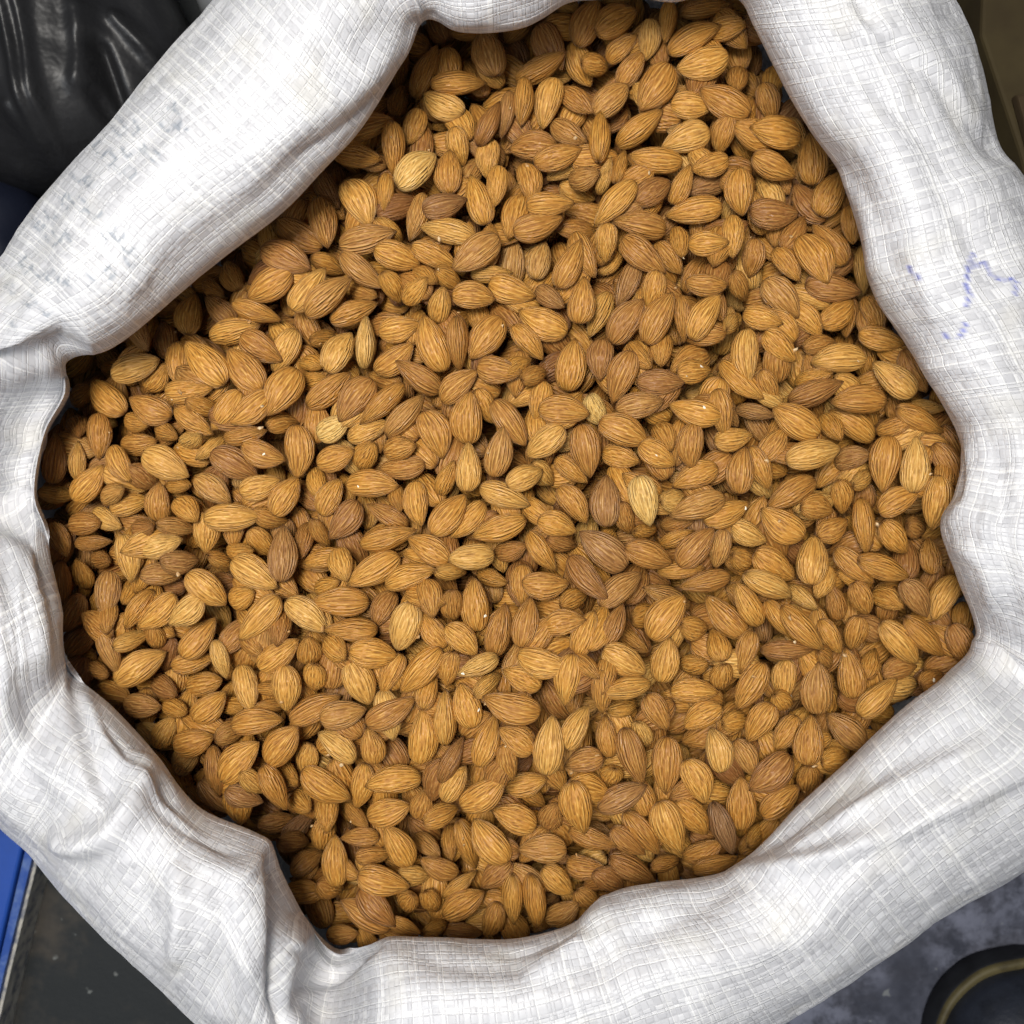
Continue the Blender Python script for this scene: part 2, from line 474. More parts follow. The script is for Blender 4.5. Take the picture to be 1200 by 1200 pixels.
# folds of the cloth: kind, polyline (px), height (mm), width (px).  'wave' = soft ridge (+) or valley (-);
# 'step' = a layer that ends on the line: it stands proud on the right-hand side of the line (screen), fading over the width
FOLDS = [
    ('wave', [(520, 10), (440, 85), (350, 150), (290, 190)], -2.6, 16),
    ('wave', [(470, 30), (380, 60), (300, 110), (220, 190)], 2.0, 26),
    ('wave', [(420, 120), (330, 215), (240, 285), (150, 370)], 1.6, 14),
    ('wave', [(250, 100), (190, 190), (110, 280)], -2.2, 24),
    ('wave', [(60, 300), (120, 330), (180, 330)], -1.5, 16),
    ('step', [(110, 418), (82, 426), (40, 436), (0, 442), (-60, 452), (-140, 470)], 11, 95),
    ('step', [(-150, 520), (-60, 560), (10, 585), (60, 640)], 0, 60),
    ('wave', [(-60, 500), (10, 520), (70, 515)], -2.5, 12), ('wave', [(-60, 560), (10, 570), (45, 590)], -4.0, 10),
    ('wave', [(-60, 590), (10, 606), (52, 640), (56, 700)], 5.0, 16),
    ('wave', [(0, 640), (22, 720), (30, 800), (45, 880)], 3.5, 16), ('wave', [(36, 640), (48, 720), (52, 800)], -1.6, 8),
    ('step', [(130, 960), (108, 915), (92, 860), (82, 810), (76, 768), (70, 720)], 7, 55),
    ('wave', [(95, 800), (118, 860), (140, 905)], -3.0, 10),
    ('wave', [(40, 962), (88, 985), (135, 975), (158, 935), (168, 880)], -8.5, 17),
    ('wave', [(0, 880), (40, 930), (70, 1000)], 2.5, 18),
    ('wave', [(175, 910), (230, 965), (300, 1010)], 3.0, 18),
    ('wave', [(205, 1010), (212, 1070), (205, 1140)], -4.5, 13), ('wave', [(160, 1010), (170, 1090)], 3.0, 18),
    ('wave', [(255, 1020), (262, 1110), (250, 1190)], 3.5, 18),
    ('step', [(330, 1230), (319, 1170), (317, 1100), (317, 1040), (318, 985)], 9, 60),
    ('wave', [(365, 1075), (345, 1110), (338, 1160), (345, 1230)], -9.0, 16),
    ('step', [(455, 1098), (425, 1122), (400, 1142), (362, 1165), (330, 1215)], 7, 60),
    ('wave', [(480, 1120), (560, 1135), (640, 1130)], 2.0, 14), ('wave', [(712, 1048), (690, 1095), (655, 1128), (610, 1140)], -4.5, 15),
    ('wave', [(720, 1110), (800, 1070), (860, 1050)], 3.0, 18),
    ('wave', [(560, 1170), (700, 1165), (860, 1120), (1000, 1075)], -2.2, 20),
    ('wave', [(850, 1022), (905, 1018), (960, 1006), (1040, 975), (1130, 930), (1250, 880)], -5.5, 12),
    ('wave', [(900, 990), (985, 930), (1080, 880), (1200, 830)], 2.6, 16),
    ('wave', [(960, 975), (1060, 920), (1160, 870)], -2.0, 9), ('wave', [(1010, 990), (1110, 935), (1220, 890)], 2.0, 8),
    ('wave', [(1140, 750), (1170, 772), (1215, 785), (1300, 800)], -8.0, 13),
    ('wave', [(1105, 615), (1135, 590), (1142, 550), (1136, 500)], -4.0, 12), ('wave', [(1112, 640), (1150, 660), (1165, 720)], -2.0, 11),
    ('wave', [(1165, 480), (1172, 560), (1180, 650), (1195, 740)], 2.6, 15),
    ('step', [(1070, 418), (1100, 421), (1130, 424), (1165, 430), (1200, 437), (1270, 452)], -2.6, 55),
    ('step', [(1010, -40), (1030, 25), (1060, 55), (1095, 80), (1122, 116), (1150, 150), (1190, 190)], 5.5, 80),
    ('wave', [(985, -20), (1010, 30), (1050, 45)], -3.0, 13), ('wave', [(940, 20), (990, 70), (1060, 130), (1130, 210)], 2.5, 20),
    ('step', [(978, 198), (1002, 222), (1022, 252), (1036, 290), (1046, 330)], -3.2, 42),
    ('wave', [(1060, 280), (1085, 330), (1100, 380)], -2.2, 11), ('wave', [(1080, 180), (1130, 260), (1180, 350)], 2.4, 20),
    ('step', [(516, -60), (517, 0), (520, 40)], 1.2, 40), ('wave', [(498, 20), (470, -20), (430, -60)], -6.0, 14),
    ('wave', [(560, 20), (620, 10), (690, -10)], 2.0, 16),
    # sharp little creases
    ('wave', [(880, 1005), (940, 960), (1010, 905)], 1.3, 5), ('wave', [(900, 1012), (980, 960), (1060, 905)], -1.3, 5), ('wave', [(1000, 960), (1080, 915), (1150, 885)], 1.3, 5),
    ('wave', [(20, 650), (28, 740), (36, 830)], -1.2, 4), ('wave', [(50, 650), (60, 730), (68, 800)], 1.1, 4), ('wave', [(4, 660), (10, 760), (20, 850)], 1.2, 4),
    ('wave', [(110, 830), (150, 890), (210, 950)], 1.3, 5), ('wave', [(120, 860), (165, 920), (235, 980)], -1.3, 5), ('wave', [(150, 925), (220, 975), (290, 1000)], 1.3, 5),
    ('wave', [(455, 95), (410, 140), (350, 190)], 1.1, 4), ('wave', [(470, 85), (420, 150), (370, 195)], -1.1, 4), ('wave', [(560, 1112), (640, 1118), (700, 1092)], 1.1, 5),
    ('wave', [(600, 1125), (690, 1110), (760, 1065)], -1.2, 5), ('wave', [(1110, 500), (1135, 540), (1128, 600)], 1.1, 4), ('wave', [(1150, 500), (1160, 580), (1150, 650)], -1.2, 5),
    ('wave', [(240, 1050), (285, 1040), (312, 1015)], 1.2, 5), ('wave', [(60, 905), (95, 935), (120, 960)], 1.2, 5), ('wave', [(330, 1110), (370, 1125), (400, 1120)], 1.2, 5),
]
P = pix(G)
Nrm = normals(G)
vis = np.zeros(NV)
vfrac = np.linspace(0, 1, NV)
lip = int(np.argmin(np.abs(pos - np.interp(4 / (len(CS) - 1), np.linspace(0, 1, 900), wc))))
end = int(np.argmin(np.abs(pos - np.interp(11.5 / (len(CS) - 1), np.linspace(0, 1, 900), wc))))
fade = np.clip((np.arange(NV) - (lip - 10)) / 22.0, 0, 1) * np.clip((end + 18 - np.arange(NV)) / 18.0, 0, 1)
fade = fade * fade * (3 - 2 * fade)
disp = np.zeros((NU, NV))
for kind, line, amp, wd in FOLDS:
    x0, y0 = np.min(line, 0) - 4 * wd; x1, y1 = np.max(line, 0) + 4 * wd
    m = (P[..., 0] > x0) & (P[..., 0] < x1) & (P[..., 1] > y0) & (P[..., 1] < y1)
    if not m.any() or amp == 0:
        continue
    d, a = poly_dist(P[m], line)
    taper = np.clip(np.minimum(a, 1 - a) / 0.22, 0, 1) ** 0.7
    if kind == 'wave':
        v = amp * np.exp(-(d / wd) ** 2) * taper
    else:
        s = 1 / (1 + np.exp(-np.clip(d / 2.6, -30, 30)))
        v = amp * s * np.exp(-np.maximum(d, 0) / (wd * .6)) * np.clip(np.minimum(a, 1 - a) / 0.12, 0, 1)
    disp[m] += v * 0.001
# small crumples: long along the rim, shorter across it
ucoord = np.arange(NU)[:, None] / NU * 1.35 * np.ones((1, NV))      # metres round the rim
vcoord = pos[None, :] * np.ones((NU, 1))
per = 1.35


def per_noise(su, sv, seed):
    k = max(1, round(per * su))
    g = np.random.default_rng(seed).uniform(-1, 1, (k, 256))
    x = ucoord / per * k; y = vcoord * sv
    xi, yi = np.floor(x).astype(int), np.floor(y).astype(int)
    fx, fy = x - xi, y - yi
    fx, fy = fx * fx * (3 - 2 * fx), fy * fy * (3 - 2 * fy)
    return (g[xi % k, yi % 256] * (1 - fx) + g[(xi + 1) % k, yi % 256] * fx) * (1 - fy) + (g[xi % k, (yi + 1) % 256] * (1 - fx) + g[(xi + 1) % k, (yi + 1) % 256] * fx) * fy


disp += 0.0020 * per_noise(16, 22, 1) + 0.0011 * per_noise(34, 55, 2) + 0.0006 * per_noise(60, 130, 3) + 0.00022 * per_noise(150, 330, 4)
G = G + Nrm * (disp * fade[None, :])[..., None]

# weave coordinates in tapes of 2.7 mm, measured on the cloth
TAPE = 0.0025
ring = G[:, (lip + end) // 2]
rl = np.linalg.norm(np.roll(ring, -1, 0) - ring, axis=1)
ucum = np.concatenate([[0], np.cumsum(rl)])
nt = round(ucum[-1] / TAPE / 2) * 2
U = np.repeat((ucum[:-1] / ucum[-1] * nt)[:, None], NV, 1)
vl = np.linalg.norm(np.diff(G, axis=1), axis=2)
Vc = np.concatenate([np.zeros((NU, 1)), np.cumsum(vl, 1)], 1)
k = np.hanning(61); k /= k.sum()
Vs = Vc - Vc[:, lip:lip + 1]
Vs = np.apply_along_axis(lambda c: np.convolve(np.concatenate([c[-30:], c, c[:30]]), k, 'valid'), 0, Vs)
V = Vs / TAPE + 400

# close the ring with a doubled seam so the weave does not jump
Gc = np.concatenate([G, G[:1]], 0); Uc = np.concatenate([U, np.full((1, NV), nt)], 0); Vv = np.concatenate([V, V[:1]], 0)
P = pix(Gc)


def strokes(lines, width):
    out = np.zeros(P.shape[:2])
    for ln in lines:
        x0, y0 = np.min(ln, 0) - 6; x1, y1 = np.max(ln, 0) + 6
        m = (P[..., 0] > x0) & (P[..., 0] < x1) & (P[..., 1] > y0) & (P[..., 1] < y1)
        if not m.any():
            continue
        L = np.array(ln, float); best = np.full(m.sum(), 1e9); Q = P[m]
        for a, b in zip(L[:-1], L[1:]):
            t = np.clip(((Q - a) @ (b - a)) / ((b - a) @ (b - a) + 1e-9), 0, 1)
            best = np.minimum(best, np.hypot(*(Q - a - t[:, None] * (b - a)).T))
        out[m] = np.maximum(out[m], np.clip((width + 0.8 - best) / 1.2, 0, 1))
    return out


# faded print showing through the cloth: broken block letters in rows along the lobe
ax_, bx_ = np.array([.77, -.64]), np.array([.64, .77])
GLY = {'E': [[(1, 0), (0, 0), (0, 1), (1, 1)], [(0, .5), (.8, .5)]], 'L': [[(0, 0), (0, 1), (1, 1)]], 'U': [[(0, 0), (0, 1), (1, 1), (1, 0)]],
       'O': [[(0, 0), (1, 0), (1, 1), (0, 1), (0, 0)]], 'T': [[(0, 0), (1, 0)], [(.5, 0), (.5, 1)]], 'I': [[(.5, 0), (.5, 1)]],
       'C': [[(1, 0), (0, 0), (0, 1), (1, 1)]], 'J': [[(1, 0), (1, 1), (0, 1)]]}
PRINT = [(205, 128, 'T', 12), (196, 146, 'L', 13), (212, 148, 'E', 12), (140, 150, 'U', 15), (156, 150, 'J', 13), (118, 174, 'C', 15), (133, 182, 'I', 12),
         (150, 176, 'L', 13), (168, 176, 'O', 9), (182, 184, 'U', 12), (136, 196, 'T', 13), (152, 202, 'O', 12), (92, 205, 'L', 14), (106, 214, 'E', 13),
         (78, 236, 'O', 13), (94, 240, 'J', 14), (110, 248, 'C', 13), (60, 250, 'L', 13), (44, 262, 'E', 13), (62, 280, 'U', 14), (80, 278, 'T', 12),
         (122, 278, 'I', 12), (136, 274, 'E', 13), (150, 290, 'L', 12), (154, 304, 'U', 14), (128, 320, 'O', 12), (104, 330, 'J', 12), (30, 310, 'C', 13),
         (46, 318, 'L', 13), (62, 326, 'O', 13), (80, 334, 'T', 12), (14, 336, 'E', 12), (34, 352, 'U', 13), (14, 380, 'I', 12), (54, 362, 'L', 12)]
pl = []
for (x, y, g, s) in PRINT:
    for ln in GLY[g]:
        pl.append([tuple(np.array([x, y]) + ax_ * (q[0] - .5) * s * .8 + bx_ * (q[1] - .5) * s) for q in ln])
pen = [[(1140, 314), (1139, 307), (1146, 311), (1153, 307), (1159, 320), (1168, 326), (1177, 329), (1186, 326), (1192, 333), (1190, 344)],
       [(1135, 312), (1133, 322), (1133, 332), (1137, 345), (1133, 358)], [(1132, 380), (1128, 388), (1124, 396)], [(1136, 306), (1140, 299)],
       [(1112, 396), (1108, 392)], [(1066, 314), (1076, 328)]]
ink = np.zeros((NU + 1, NV, 3))
ink[..., 0] = strokes(pl, 1.7)
ink[..., 1] = strokes(pen, 2.1)
ink[:, :lip] = 0

n1 = NU + 1
idx = np.arange(n1 * NV).reshape(n1, NV)
F = np.stack([idx[:-1, :-1], idx[1:, :-1], idx[1:, 1:], idx[:-1, 1:]], -1).reshape(-1, 4)
rim_mesh = mesh_quads('rolled_rim', Gc.reshape(-1, 3), F)


def vec_attr(m, name, arr):
    a = m.attributes.new(name, 'FLOAT_VECTOR', 'POINT')
    a.data.foreach_set('vector', np.ascontiguousarray(arr, dtype=np.float32).ravel())


vec_attr(rim_mesh, 'weave', np.stack([Uc, Vv, np.zeros_like(Uc)], -1))
vec_attr(rim_mesh, 'ink', ink)
sack = empty('woven_sack', (0, 0, 0))
tag(sack, 'white woven plastic sack with its mouth rolled outward, full of almonds', 'sack')
link('rolled_rim', rim_mesh, MAT['sack'], sack)

# the filled body of the sack below the roll, standing on the floor
wall = G[::8, 0, :2]
wr = np.hypot(wall[:, 0], wall[:, 1]); wa = np.arctan2(wall[:, 1], wall[:, 0])
prof = [(.0, .80, .004), (.0, .94, .004), (.0, 1.03, .012), (.0, 1.10, .035), (.0, 1.11, .060), (.0, 1.07, .088), (.0, 1.03, .110), (.0, 1.02, .130)]
pr = catmull([(b, c) for a, b, c in prof], 40, False)
nb = len(wall)
BV = np.zeros((nb + 1, 40, 3)); BW = np.zeros_like(BV)
for i in range(nb + 1):
    j = i % nb
    wob = 1 + 0.012 * math.sin(wa[j] * 9) + 0.008 * math.sin(wa[j] * 23 + 1)
    rr = wr[j] * (pr[:, 0]) * (1 + (wob - 1) * np.linspace(0.3, 1, 40))
    BV[i] = np.stack([rr * math.cos(wa[j]), rr * math.sin(wa[j]), pr[:, 1]], 1)
    BW[i] = np.stack([np.full(40, i / nb * 460), np.concatenate([[0], np.cumsum(np.hypot(np.diff(rr), np.diff(pr[:, 1])))]) / TAPE, np.zeros(40)], 1)
bi = np.arange((nb + 1) * 40).reshape(nb + 1, 40)
body = mesh_quads('body', BV.reshape(-1, 3), np.stack([bi[:-1, :-1], bi[:-1, 1:], bi[1:, 1:], bi[1:, :-1]], -1).reshape(-1, 4))
vec_attr(body, 'weave', BW)
vec_attr(body, 'ink', np.zeros_like(BV))
link('body', body, MAT['sack'], sack)


NUT_TABLE = """
581 95 565 30 41 0 1,530 32 550 81 26 0 2,481 121 515 50 21 0 1,501 100 570 96 29 0 0,544 136 496 110 35 0 1,546 139 590 98 24 -1 2
462 140 472 98 24 0 1,404 160 458 136 35 0 0,492 125 479 170 36 0 0,460 142 461 205 26 0 0,389 180 444 185 28 0 1,402 200 449 198 30 0 2
372 200 396 245 28 0 1,406 209 435 263 42 0 0,452 200 450 250 21 0 1,464 222 509 178 39 1 0,526 230 526 176 36 0 0,532 152 542 190 29 0 1
372 228 384 290 35 0 0,378 291 324 258 35 0 1,498 225 481 282 25 0 1,494 250 546 232 32 0 0,559 278 494 265 31 1 1,570 266 552 205 32 0 0
585 192 580 242 26 0 0,575 162 570 208 32 0 1,560 172 585 120 21 0 0,598 105 588 161 15 0 1,462 230 480 258 18 0 2,472 88 490 50 25 -1 2
498 50 515 25 22 -1 2,505 175 525 160 15 0 2,432 125 462 95 20 0 2,630 28 658 80 41 -1 1,602 95 662 66 25 0 0,616 88 610 148 25 0 0
650 89 635 150 34 0 0,675 54 700 2 35 0 1,696 40 745 10 36 0 0,762 25 759 65 28 0 1,786 -2 779 51 22 0 0,795 15 858 5 25 0 1,778 60 845 31 32 0 0
832 35 870 32 32 0 1,855 65 795 82 38 0 1,678 80 715 72 40 0 0,710 68 745 45 28 0 1,725 100 752 65 32 0 1,790 68 748 135 44 0 0,662 105 692 90 21 0 2
695 135 735 100 38 0 1,658 128 688 118 19 0 2,701 195 704 128 25 0 0,721 171 775 132 28 0 0,784 122 835 125 39 0 1,880 135 822 105 40 0 0
870 72 860 112 30 0 1,872 38 878 82 30 0 2,645 140 686 170 38 0 1,624 192 682 175 30 0 0,618 148 650 165 25 0 2,832 152 776 172 38 0 0
852 138 844 175 30 0 1,802 190 738 184 32 0 0,855 185 812 200 38 0 1,788 240 808 195 26 0 1,668 208 700 208 34 0 0,615 188 625 238 30 0 1
645 208 668 220 20 0 2,720 218 732 175 18 0 1,702 225 715 190 18 0 1,745 212 698 262 32 0 0,742 240 785 210 32 -1 1,615 240 672 238 32 0 0
600 275 659 255 35 0 1,865 196 869 251 38 0 0,850 242 779 252 35 0 0,784 268 719 260 31 0 0,860 250 858 302 28 0 1,806 285 852 285 34 0 0
855 172 890 175 30 -1 2,648 275 692 260 25 0 2,712 262 710 305 28 0 1,750 170 772 150 22 0 2,892 98 908 138 35 0 1,942 158 878 152 40 0 0
955 218 948 158 38 0 1,960 255 985 202 40 0 0,878 184 934 205 30 0 0,876 250 936 250 40 -1 1,885 210 915 220 22 0 2,918 218 952 222 21 0 2
972 180 985 200 15 0 2,995 239 1000 285 25 0 1,1012 285 1012 345 21 0 1,940 270 970 334 48 0 0,992 312 955 262 35 0 1,908 288 936 330 28 0 1
905 272 940 262 18 0 2,935 250 952 235 20 0 2,885 279 880 324 32 0 0,942 332 1008 342 35 -1 1,802 332 852 335 28 0 0,854 320 878 350 25 0 0
895 326 935 371 38 0 0,925 355 962 392 30 0 1,871 365 915 380 30 0 0,808 398 842 346 32 0 0,845 392 868 368 20 0 1,1015 345 1032 388 28 0 1
960 372 1012 378 30 0 2,940 350 972 360 22 -1 2,821 315 850 318 20 0 2,922 138 948 145 22 0 2,282 344 262 304 36 0 1,235 330 265 348 22 0 1
345 318 290 348 38 0 0,271 355 328 374 25 0 0,220 396 225 342 34 0 0,275 380 242 348 32 -1 1,242 395 305 382 30 0 0,282 392 329 422 35 0 0
348 385 320 435 32 1 1,308 458 268 410 38 0 0,265 452 218 402 40 0 0,205 398 210 450 30 0 0,192 460 248 455 28 0 0,141 412 185 385 32 -1 2
185 380 210 360 22 -1 2,188 412 205 392 25 0 2,128 440 186 422 34 0 0,168 455 198 430 30 0 1,84 440 132 415 25 -1 2,149 488 104 445 34 0 0
82 468 108 458 32 0 1,202 490 152 468 35 0 0,142 490 178 500 24 0 1,204 478 248 508 26 0 0,282 458 250 502 32 0 0,318 460 272 496 35 0 0
348 430 315 486 40 0 0,225 472 250 480 25 0 1,114 482 118 538 30 0 0,80 488 100 512 25 -1 1,138 522 186 518 28 0 0,180 502 210 512 22 0 1
208 520 242 510 20 1 0,260 510 235 538 22 0 1,262 515 311 505 22 0 1,282 522 332 540 32 0 0 308 531,312 502 348 490 28 0 1,235 398 248 388 20 0 2
305 288 362 315 40 -1 0,396 288 462 272 31 0 0,438 292 490 308 34 0 0,398 298 448 336 29 0 0,445 262 466 278 20 0 1,481 288 534 310 29 0 0
585 275 532 316 38 0 0,368 305 398 315 25 0 1,341 364 380 316 32 0 1,356 370 410 325 32 0 0,450 320 468 351 25 0 0,410 335 442 350 25 0 1
475 350 498 332 25 0 1,485 312 512 335 22 0 1,510 320 540 332 25 0 1,386 378 441 355 29 0 0,426 435 430 369 26 1 0,442 390 492 380 35 0 0
512 378 520 338 28 0 1,490 360 505 345 22 0 2,528 345 579 349 34 0 0,550 322 600 320 22 0 1,571 332 626 348 38 0 1,370 400 388 392 18 0 1
382 438 410 389 36 0 0,520 438 496 371 38 0 0,535 369 538 435 21 0 0,588 370 552 420 41 0 0,438 438 485 405 32 0 1,518 460 465 424 30 0 0
558 430 610 438 35 0 0,515 470 558 435 31 0 0,355 422 378 430 22 0 1,359 478 410 438 29 0 0,356 448 380 445 22 0 1,435 442 398 492 38 -1 0
474 448 424 496 30 0 0,452 512 496 464 28 0 0,406 515 455 495 28 0 1,370 512 411 490 32 2 1,345 480 380 485 18 0 2,350 496 349 560 35 0 0
498 480 520 535 39 0 0,546 522 550 460 38 0 0,558 455 578 495 28 0 1,578 468 615 520 32 0 0,626 330 638 282 38 0 0,654 339 681 282 32 0 0
672 270 695 325 32 0 1,628 335 660 362 25 -2 1,679 381 685 326 36 0 0,666 392 609 365 40 0 0,600 380 636 420 28 0 0,728 278 778 320 38 0 0
768 282 798 320 28 0 1,795 262 798 304 25 0 1,748 302 725 358 28 -2 1,770 318 760 360 35 0 1,702 308 720 332 20 0 2,715 340 690 395 28 0 1
715 402 752 352 38 -1 0,756 404 786 345 35 0 0,798 345 802 400 22 0 1,780 388 772 430 28 0 1,665 461 674 398 38 0 0,706 395 702 446 35 -1 0
740 410 718 471 34 0 0,738 402 760 432 20 0 1,609 448 641 432 24 0 0,638 445 628 492 29 0 1,595 435 615 422 22 0 1,630 478 689 484 35 0 0
688 465 708 495 28 2 1,745 448 801 448 32 -1 1,790 438 835 432 30 0 0 821 428,874 384 875 448 31 1 0,844 422 892 468 30 0 1,720 480 776 470 32 0 0
846 490 786 475 32 0 0 826 480,840 455 850 510 30 0 1,701 492 759 518 38 0 0,662 500 619 534 34 0 0,680 495 692 558 36 0 0,772 495 785 528 28 0 1
810 494 810 548 32 0 0,748 520 790 545 32 0 0 770 535,705 528 748 542 35 0 1,835 518 882 510 28 0 0,760 490 805 458 18 0 2,688 445 710 468 25 0 2
895 388 932 422 40 0 1,1020 418 948 424 35 0 0,1005 390 1059 404 28 0 0,938 410 980 398 25 -1 1,1072 465 1025 425 35 0 0,1055 410 1085 458 28 -1 1
922 472 986 448 32 -1 0,935 448 970 438 22 0 1,1042 468 974 470 35 0 0,962 510 906 478 38 0 0,1028 515 972 480 35 0 1,1048 478 1105 505 28 0 0
890 435 912 470 24 0 1,862 478 906 488 20 -2 1,892 540 920 502 35 0 1,918 540 984 525 35 0 0,981 542 1016 532 28 0 1,1041 508 1034 576 36 0 0
1071 579 1074 512 35 1 0,1102 498 1128 538 25 0 1,1096 518 1122 568 28 -1 1,865 580 872 525 36 0 0,878 522 902 572 28 0 1,958 560 898 595 34 0 0
968 485 980 515 28 0 1,1035 505 1062 495 22 0 1,1100 555 1096 620 35 0 0,935 592 978 598 32 0 1,980 562 992 600 32 0 1,999 568 1022 555 22 0 1
1029 600 1075 575 31 0 1,1010 580 1014 649 29 0 0,942 632 892 598 39 0 0,855 615 898 635 35 0 1,1030 610 1065 648 32 0 0,1055 615 1092 622 30 -1 1
955 630 995 610 30 0 1,960 565 990 552 22 0 2,1072 475 1100 480 18 0 1,60 569 68 508 31 -1 0,90 565 92 518 22 0 0,84 588 122 546 32 0 0
114 586 150 572 25 0 0,128 522 152 564 29 0 0,155 548 180 570 30 -1 1,166 530 220 558 38 1 0,184 614 188 565 31 0 0,131 598 170 585 28 0 1
55 578 78 580 22 0 1,38 582 52 575 20 0 2,55 600 78 598 20 -1 2,76 615 121 612 30 0 0,105 598 145 619 25 0 1,60 610 78 652 26 -1 0
85 636 132 635 21 -1 0,105 658 132 655 22 -1 1,152 622 184 618 26 0 0,145 625 155 680 31 1 0,166 645 211 632 29 1 0,190 658 228 658 31 -2 0
166 672 209 675 31 0 1,190 615 220 620 21 0 1,202 585 235 610 28 0 0,228 558 270 588 32 0 0,248 528 300 558 41 -1 0,195 568 224 570 19 0 1
238 608 302 605 34 0 0,245 598 240 648 32 0 1,280 578 328 562 30 1 0,295 620 318 650 28 0 1,270 655 324 688 36 0 0,268 648 295 645 25 0 1
96 692 96 654 28 0 0,72 655 74 711 24 -1 0,126 668 126 720 32 0 0,120 708 130 738 32 -1 1,155 680 152 706 22 0 1,99 695 72 740 30 -1 0
178 690 148 735 22 0 1,208 698 164 735 31 0 0,220 670 262 708 38 0 0,238 700 200 732 38 0 0,185 730 178 762 25 0 1,141 755 166 745 22 0 1
78 768 112 730 35 -1 1,118 734 138 790 28 0 0,135 800 191 765 38 0 0,214 772 252 725 34 0 0,252 748 265 795 24 1 0,200 782 250 770 28 0 1
328 698 282 748 35 0 0,192 765 212 745 20 -1 2,265 708 302 692 30 0 1,280 742 310 765 30 0 1,252 670 272 685 18 0 2,105 785 128 788 22 -1 1
252 652 268 662 18 0 1,302 602 328 610 25 0 1,320 605 348 560 39 0 0,369 545 416 528 32 0 0,365 548 380 585 25 0 1,418 550 440 518 30 0 1
448 530 488 522 32 0 0,501 544 445 549 28 0 1,402 566 468 569 35 0 0 420 569,375 605 398 562 30 0 1,422 586 388 632 35 -1 0,480 618 431 591 26 0 0
485 562 492 616 31 0 0,460 570 470 598 20 0 1,505 628 545 580 36 0 0,548 578 550 519 32 1 0,578 561 591 500 32 0 0,515 580 531 542 22 0 1
561 570 620 592 30 0 0,569 588 530 630 28 0 1,618 608 555 629 30 0 0,331 684 331 616 34 -2 0,360 612 355 652 22 0 1,368 608 382 640 20 0 1
420 640 488 621 28 0 0,470 650 408 685 34 0 0,528 658 479 630 32 0 1,581 650 526 655 32 1 0,580 650 615 640 25 0 1,449 686 510 666 30 0 0
392 642 408 680 30 0 0,355 660 408 648 25 0 1,434 705 366 706 35 0 0,335 702 382 738 35 1 0,460 692 440 732 30 0 1,484 704 466 762 40 1 0
444 738 381 738 28 0 0,498 680 508 720 30 0 1,522 760 495 720 30 0 1,560 742 555 679 34 0 0 568 724,529 690 531 728 28 0 1,522 732 558 765 32 0 0
578 772 592 708 32 0 0,558 672 595 682 22 0 1,328 720 328 752 28 0 1,302 785 349 750 32 0 0,360 780 364 744 30 0 0,408 762 464 770 36 0 0
368 690 398 682 22 0 1,380 752 405 768 30 0 1,510 668 545 672 22 0 1,330 685 355 680 18 0 2,592 570 635 550 32 1 0,622 542 648 568 28 1 1
650 535 688 565 25 0 1,655 568 688 612 31 0 0,710 619 710 558 38 -2 0,725 588 740 625 25 0 1,748 556 762 615 35 2 0,772 590 805 580 28 1 1
842 546 789 569 31 0 0,851 582 786 604 32 0 0,822 612 878 590 30 0 1 876 594,774 618 812 608 22 0 1,629 608 675 622 34 0 0,642 632 672 640 22 0 1
618 622 650 668 26 0 0,738 668 678 622 41 -2 0,729 640 788 659 34 0 0,742 622 770 622 20 0 1,665 652 710 702 32 -1 0,610 685 666 685 34 0 0
612 660 612 708 28 0 1,700 710 750 672 30 0 1,795 665 835 620 35 0 0,848 618 840 665 26 0 1,772 640 812 622 22 0 1,859 675 795 688 28 0 0
760 750 800 698 41 0 0,812 712 752 688 22 0 1,768 670 825 665 22 0 1,875 748 828 700 35 0 0,895 735 860 682 31 0 0,798 732 828 738 32 0 0
738 725 770 718 35 0 1,610 760 622 702 32 0 0,638 735 684 725 38 0 0,675 770 695 718 30 0 1,708 758 730 710 26 0 1,725 742 758 762 22 0 1
655 708 688 698 25 0 1,605 770 666 782 35 0 0,706 760 755 788 36 0 0,775 802 785 748 36 0 0,845 775 838 738 36 0 0,882 738 868 788 26 0 0
798 785 830 772 28 0 1,855 650 885 662 28 0 1,672 770 698 790 20 0 1,750 675 780 680 18 0 2,881 645 932 678 38 0 1,868 670 930 700 30 0 0
948 688 956 628 39 0 0,975 662 955 700 25 0 1,982 670 962 722 22 0 2,930 690 950 710 22 0 1,978 642 1022 682 30 0 1,1002 655 1065 675 30 0 0
998 680 1020 720 35 0 1,1025 692 1055 712 28 0 1,1055 678 1090 722 32 -2 0,1091 675 1090 630 36 0 0,1122 672 1092 725 28 0 1,1132 700 1122 725 15 0 2
1005 720 1000 762 28 0 1,975 722 998 712 22 0 2,1028 725 1078 778 35 0 0,1056 720 1108 770 32 0 0,1115 730 1138 780 32 -1 1,915 710 962 760 30 0 0
898 702 928 748 22 0 1,960 725 985 765 25 0 1,955 760 978 782 22 0 1,890 762 951 761 22 0 0,1002 820 992 760 35 0 0,960 840 956 776 41 0 0
896 775 866 830 35 0 0,920 770 920 818 34 0 1,902 810 932 832 25 0 1 930 814,1010 795 1030 762 25 0 1,1030 788 1076 780 28 -1 1
1005 840 1050 796 32 0 0,1075 802 1109 792 28 0 1 1092 798,1082 772 1102 770 20 -1 2,1070 800 1045 830 25 -1 2,1108 782 1122 775 20 -1 2
175 800 210 812 30 -1 1,141 826 191 828 30 0 0,214 808 262 795 32 0 0,226 845 264 812 38 0 0,180 878 205 840 30 0 1,200 878 252 862 35 0 0
280 778 296 831 32 0 0,335 776 335 834 35 0 0,372 775 365 811 34 0 0,269 850 330 842 32 0 0,255 862 285 855 28 0 1,338 845 398 816 32 0 0
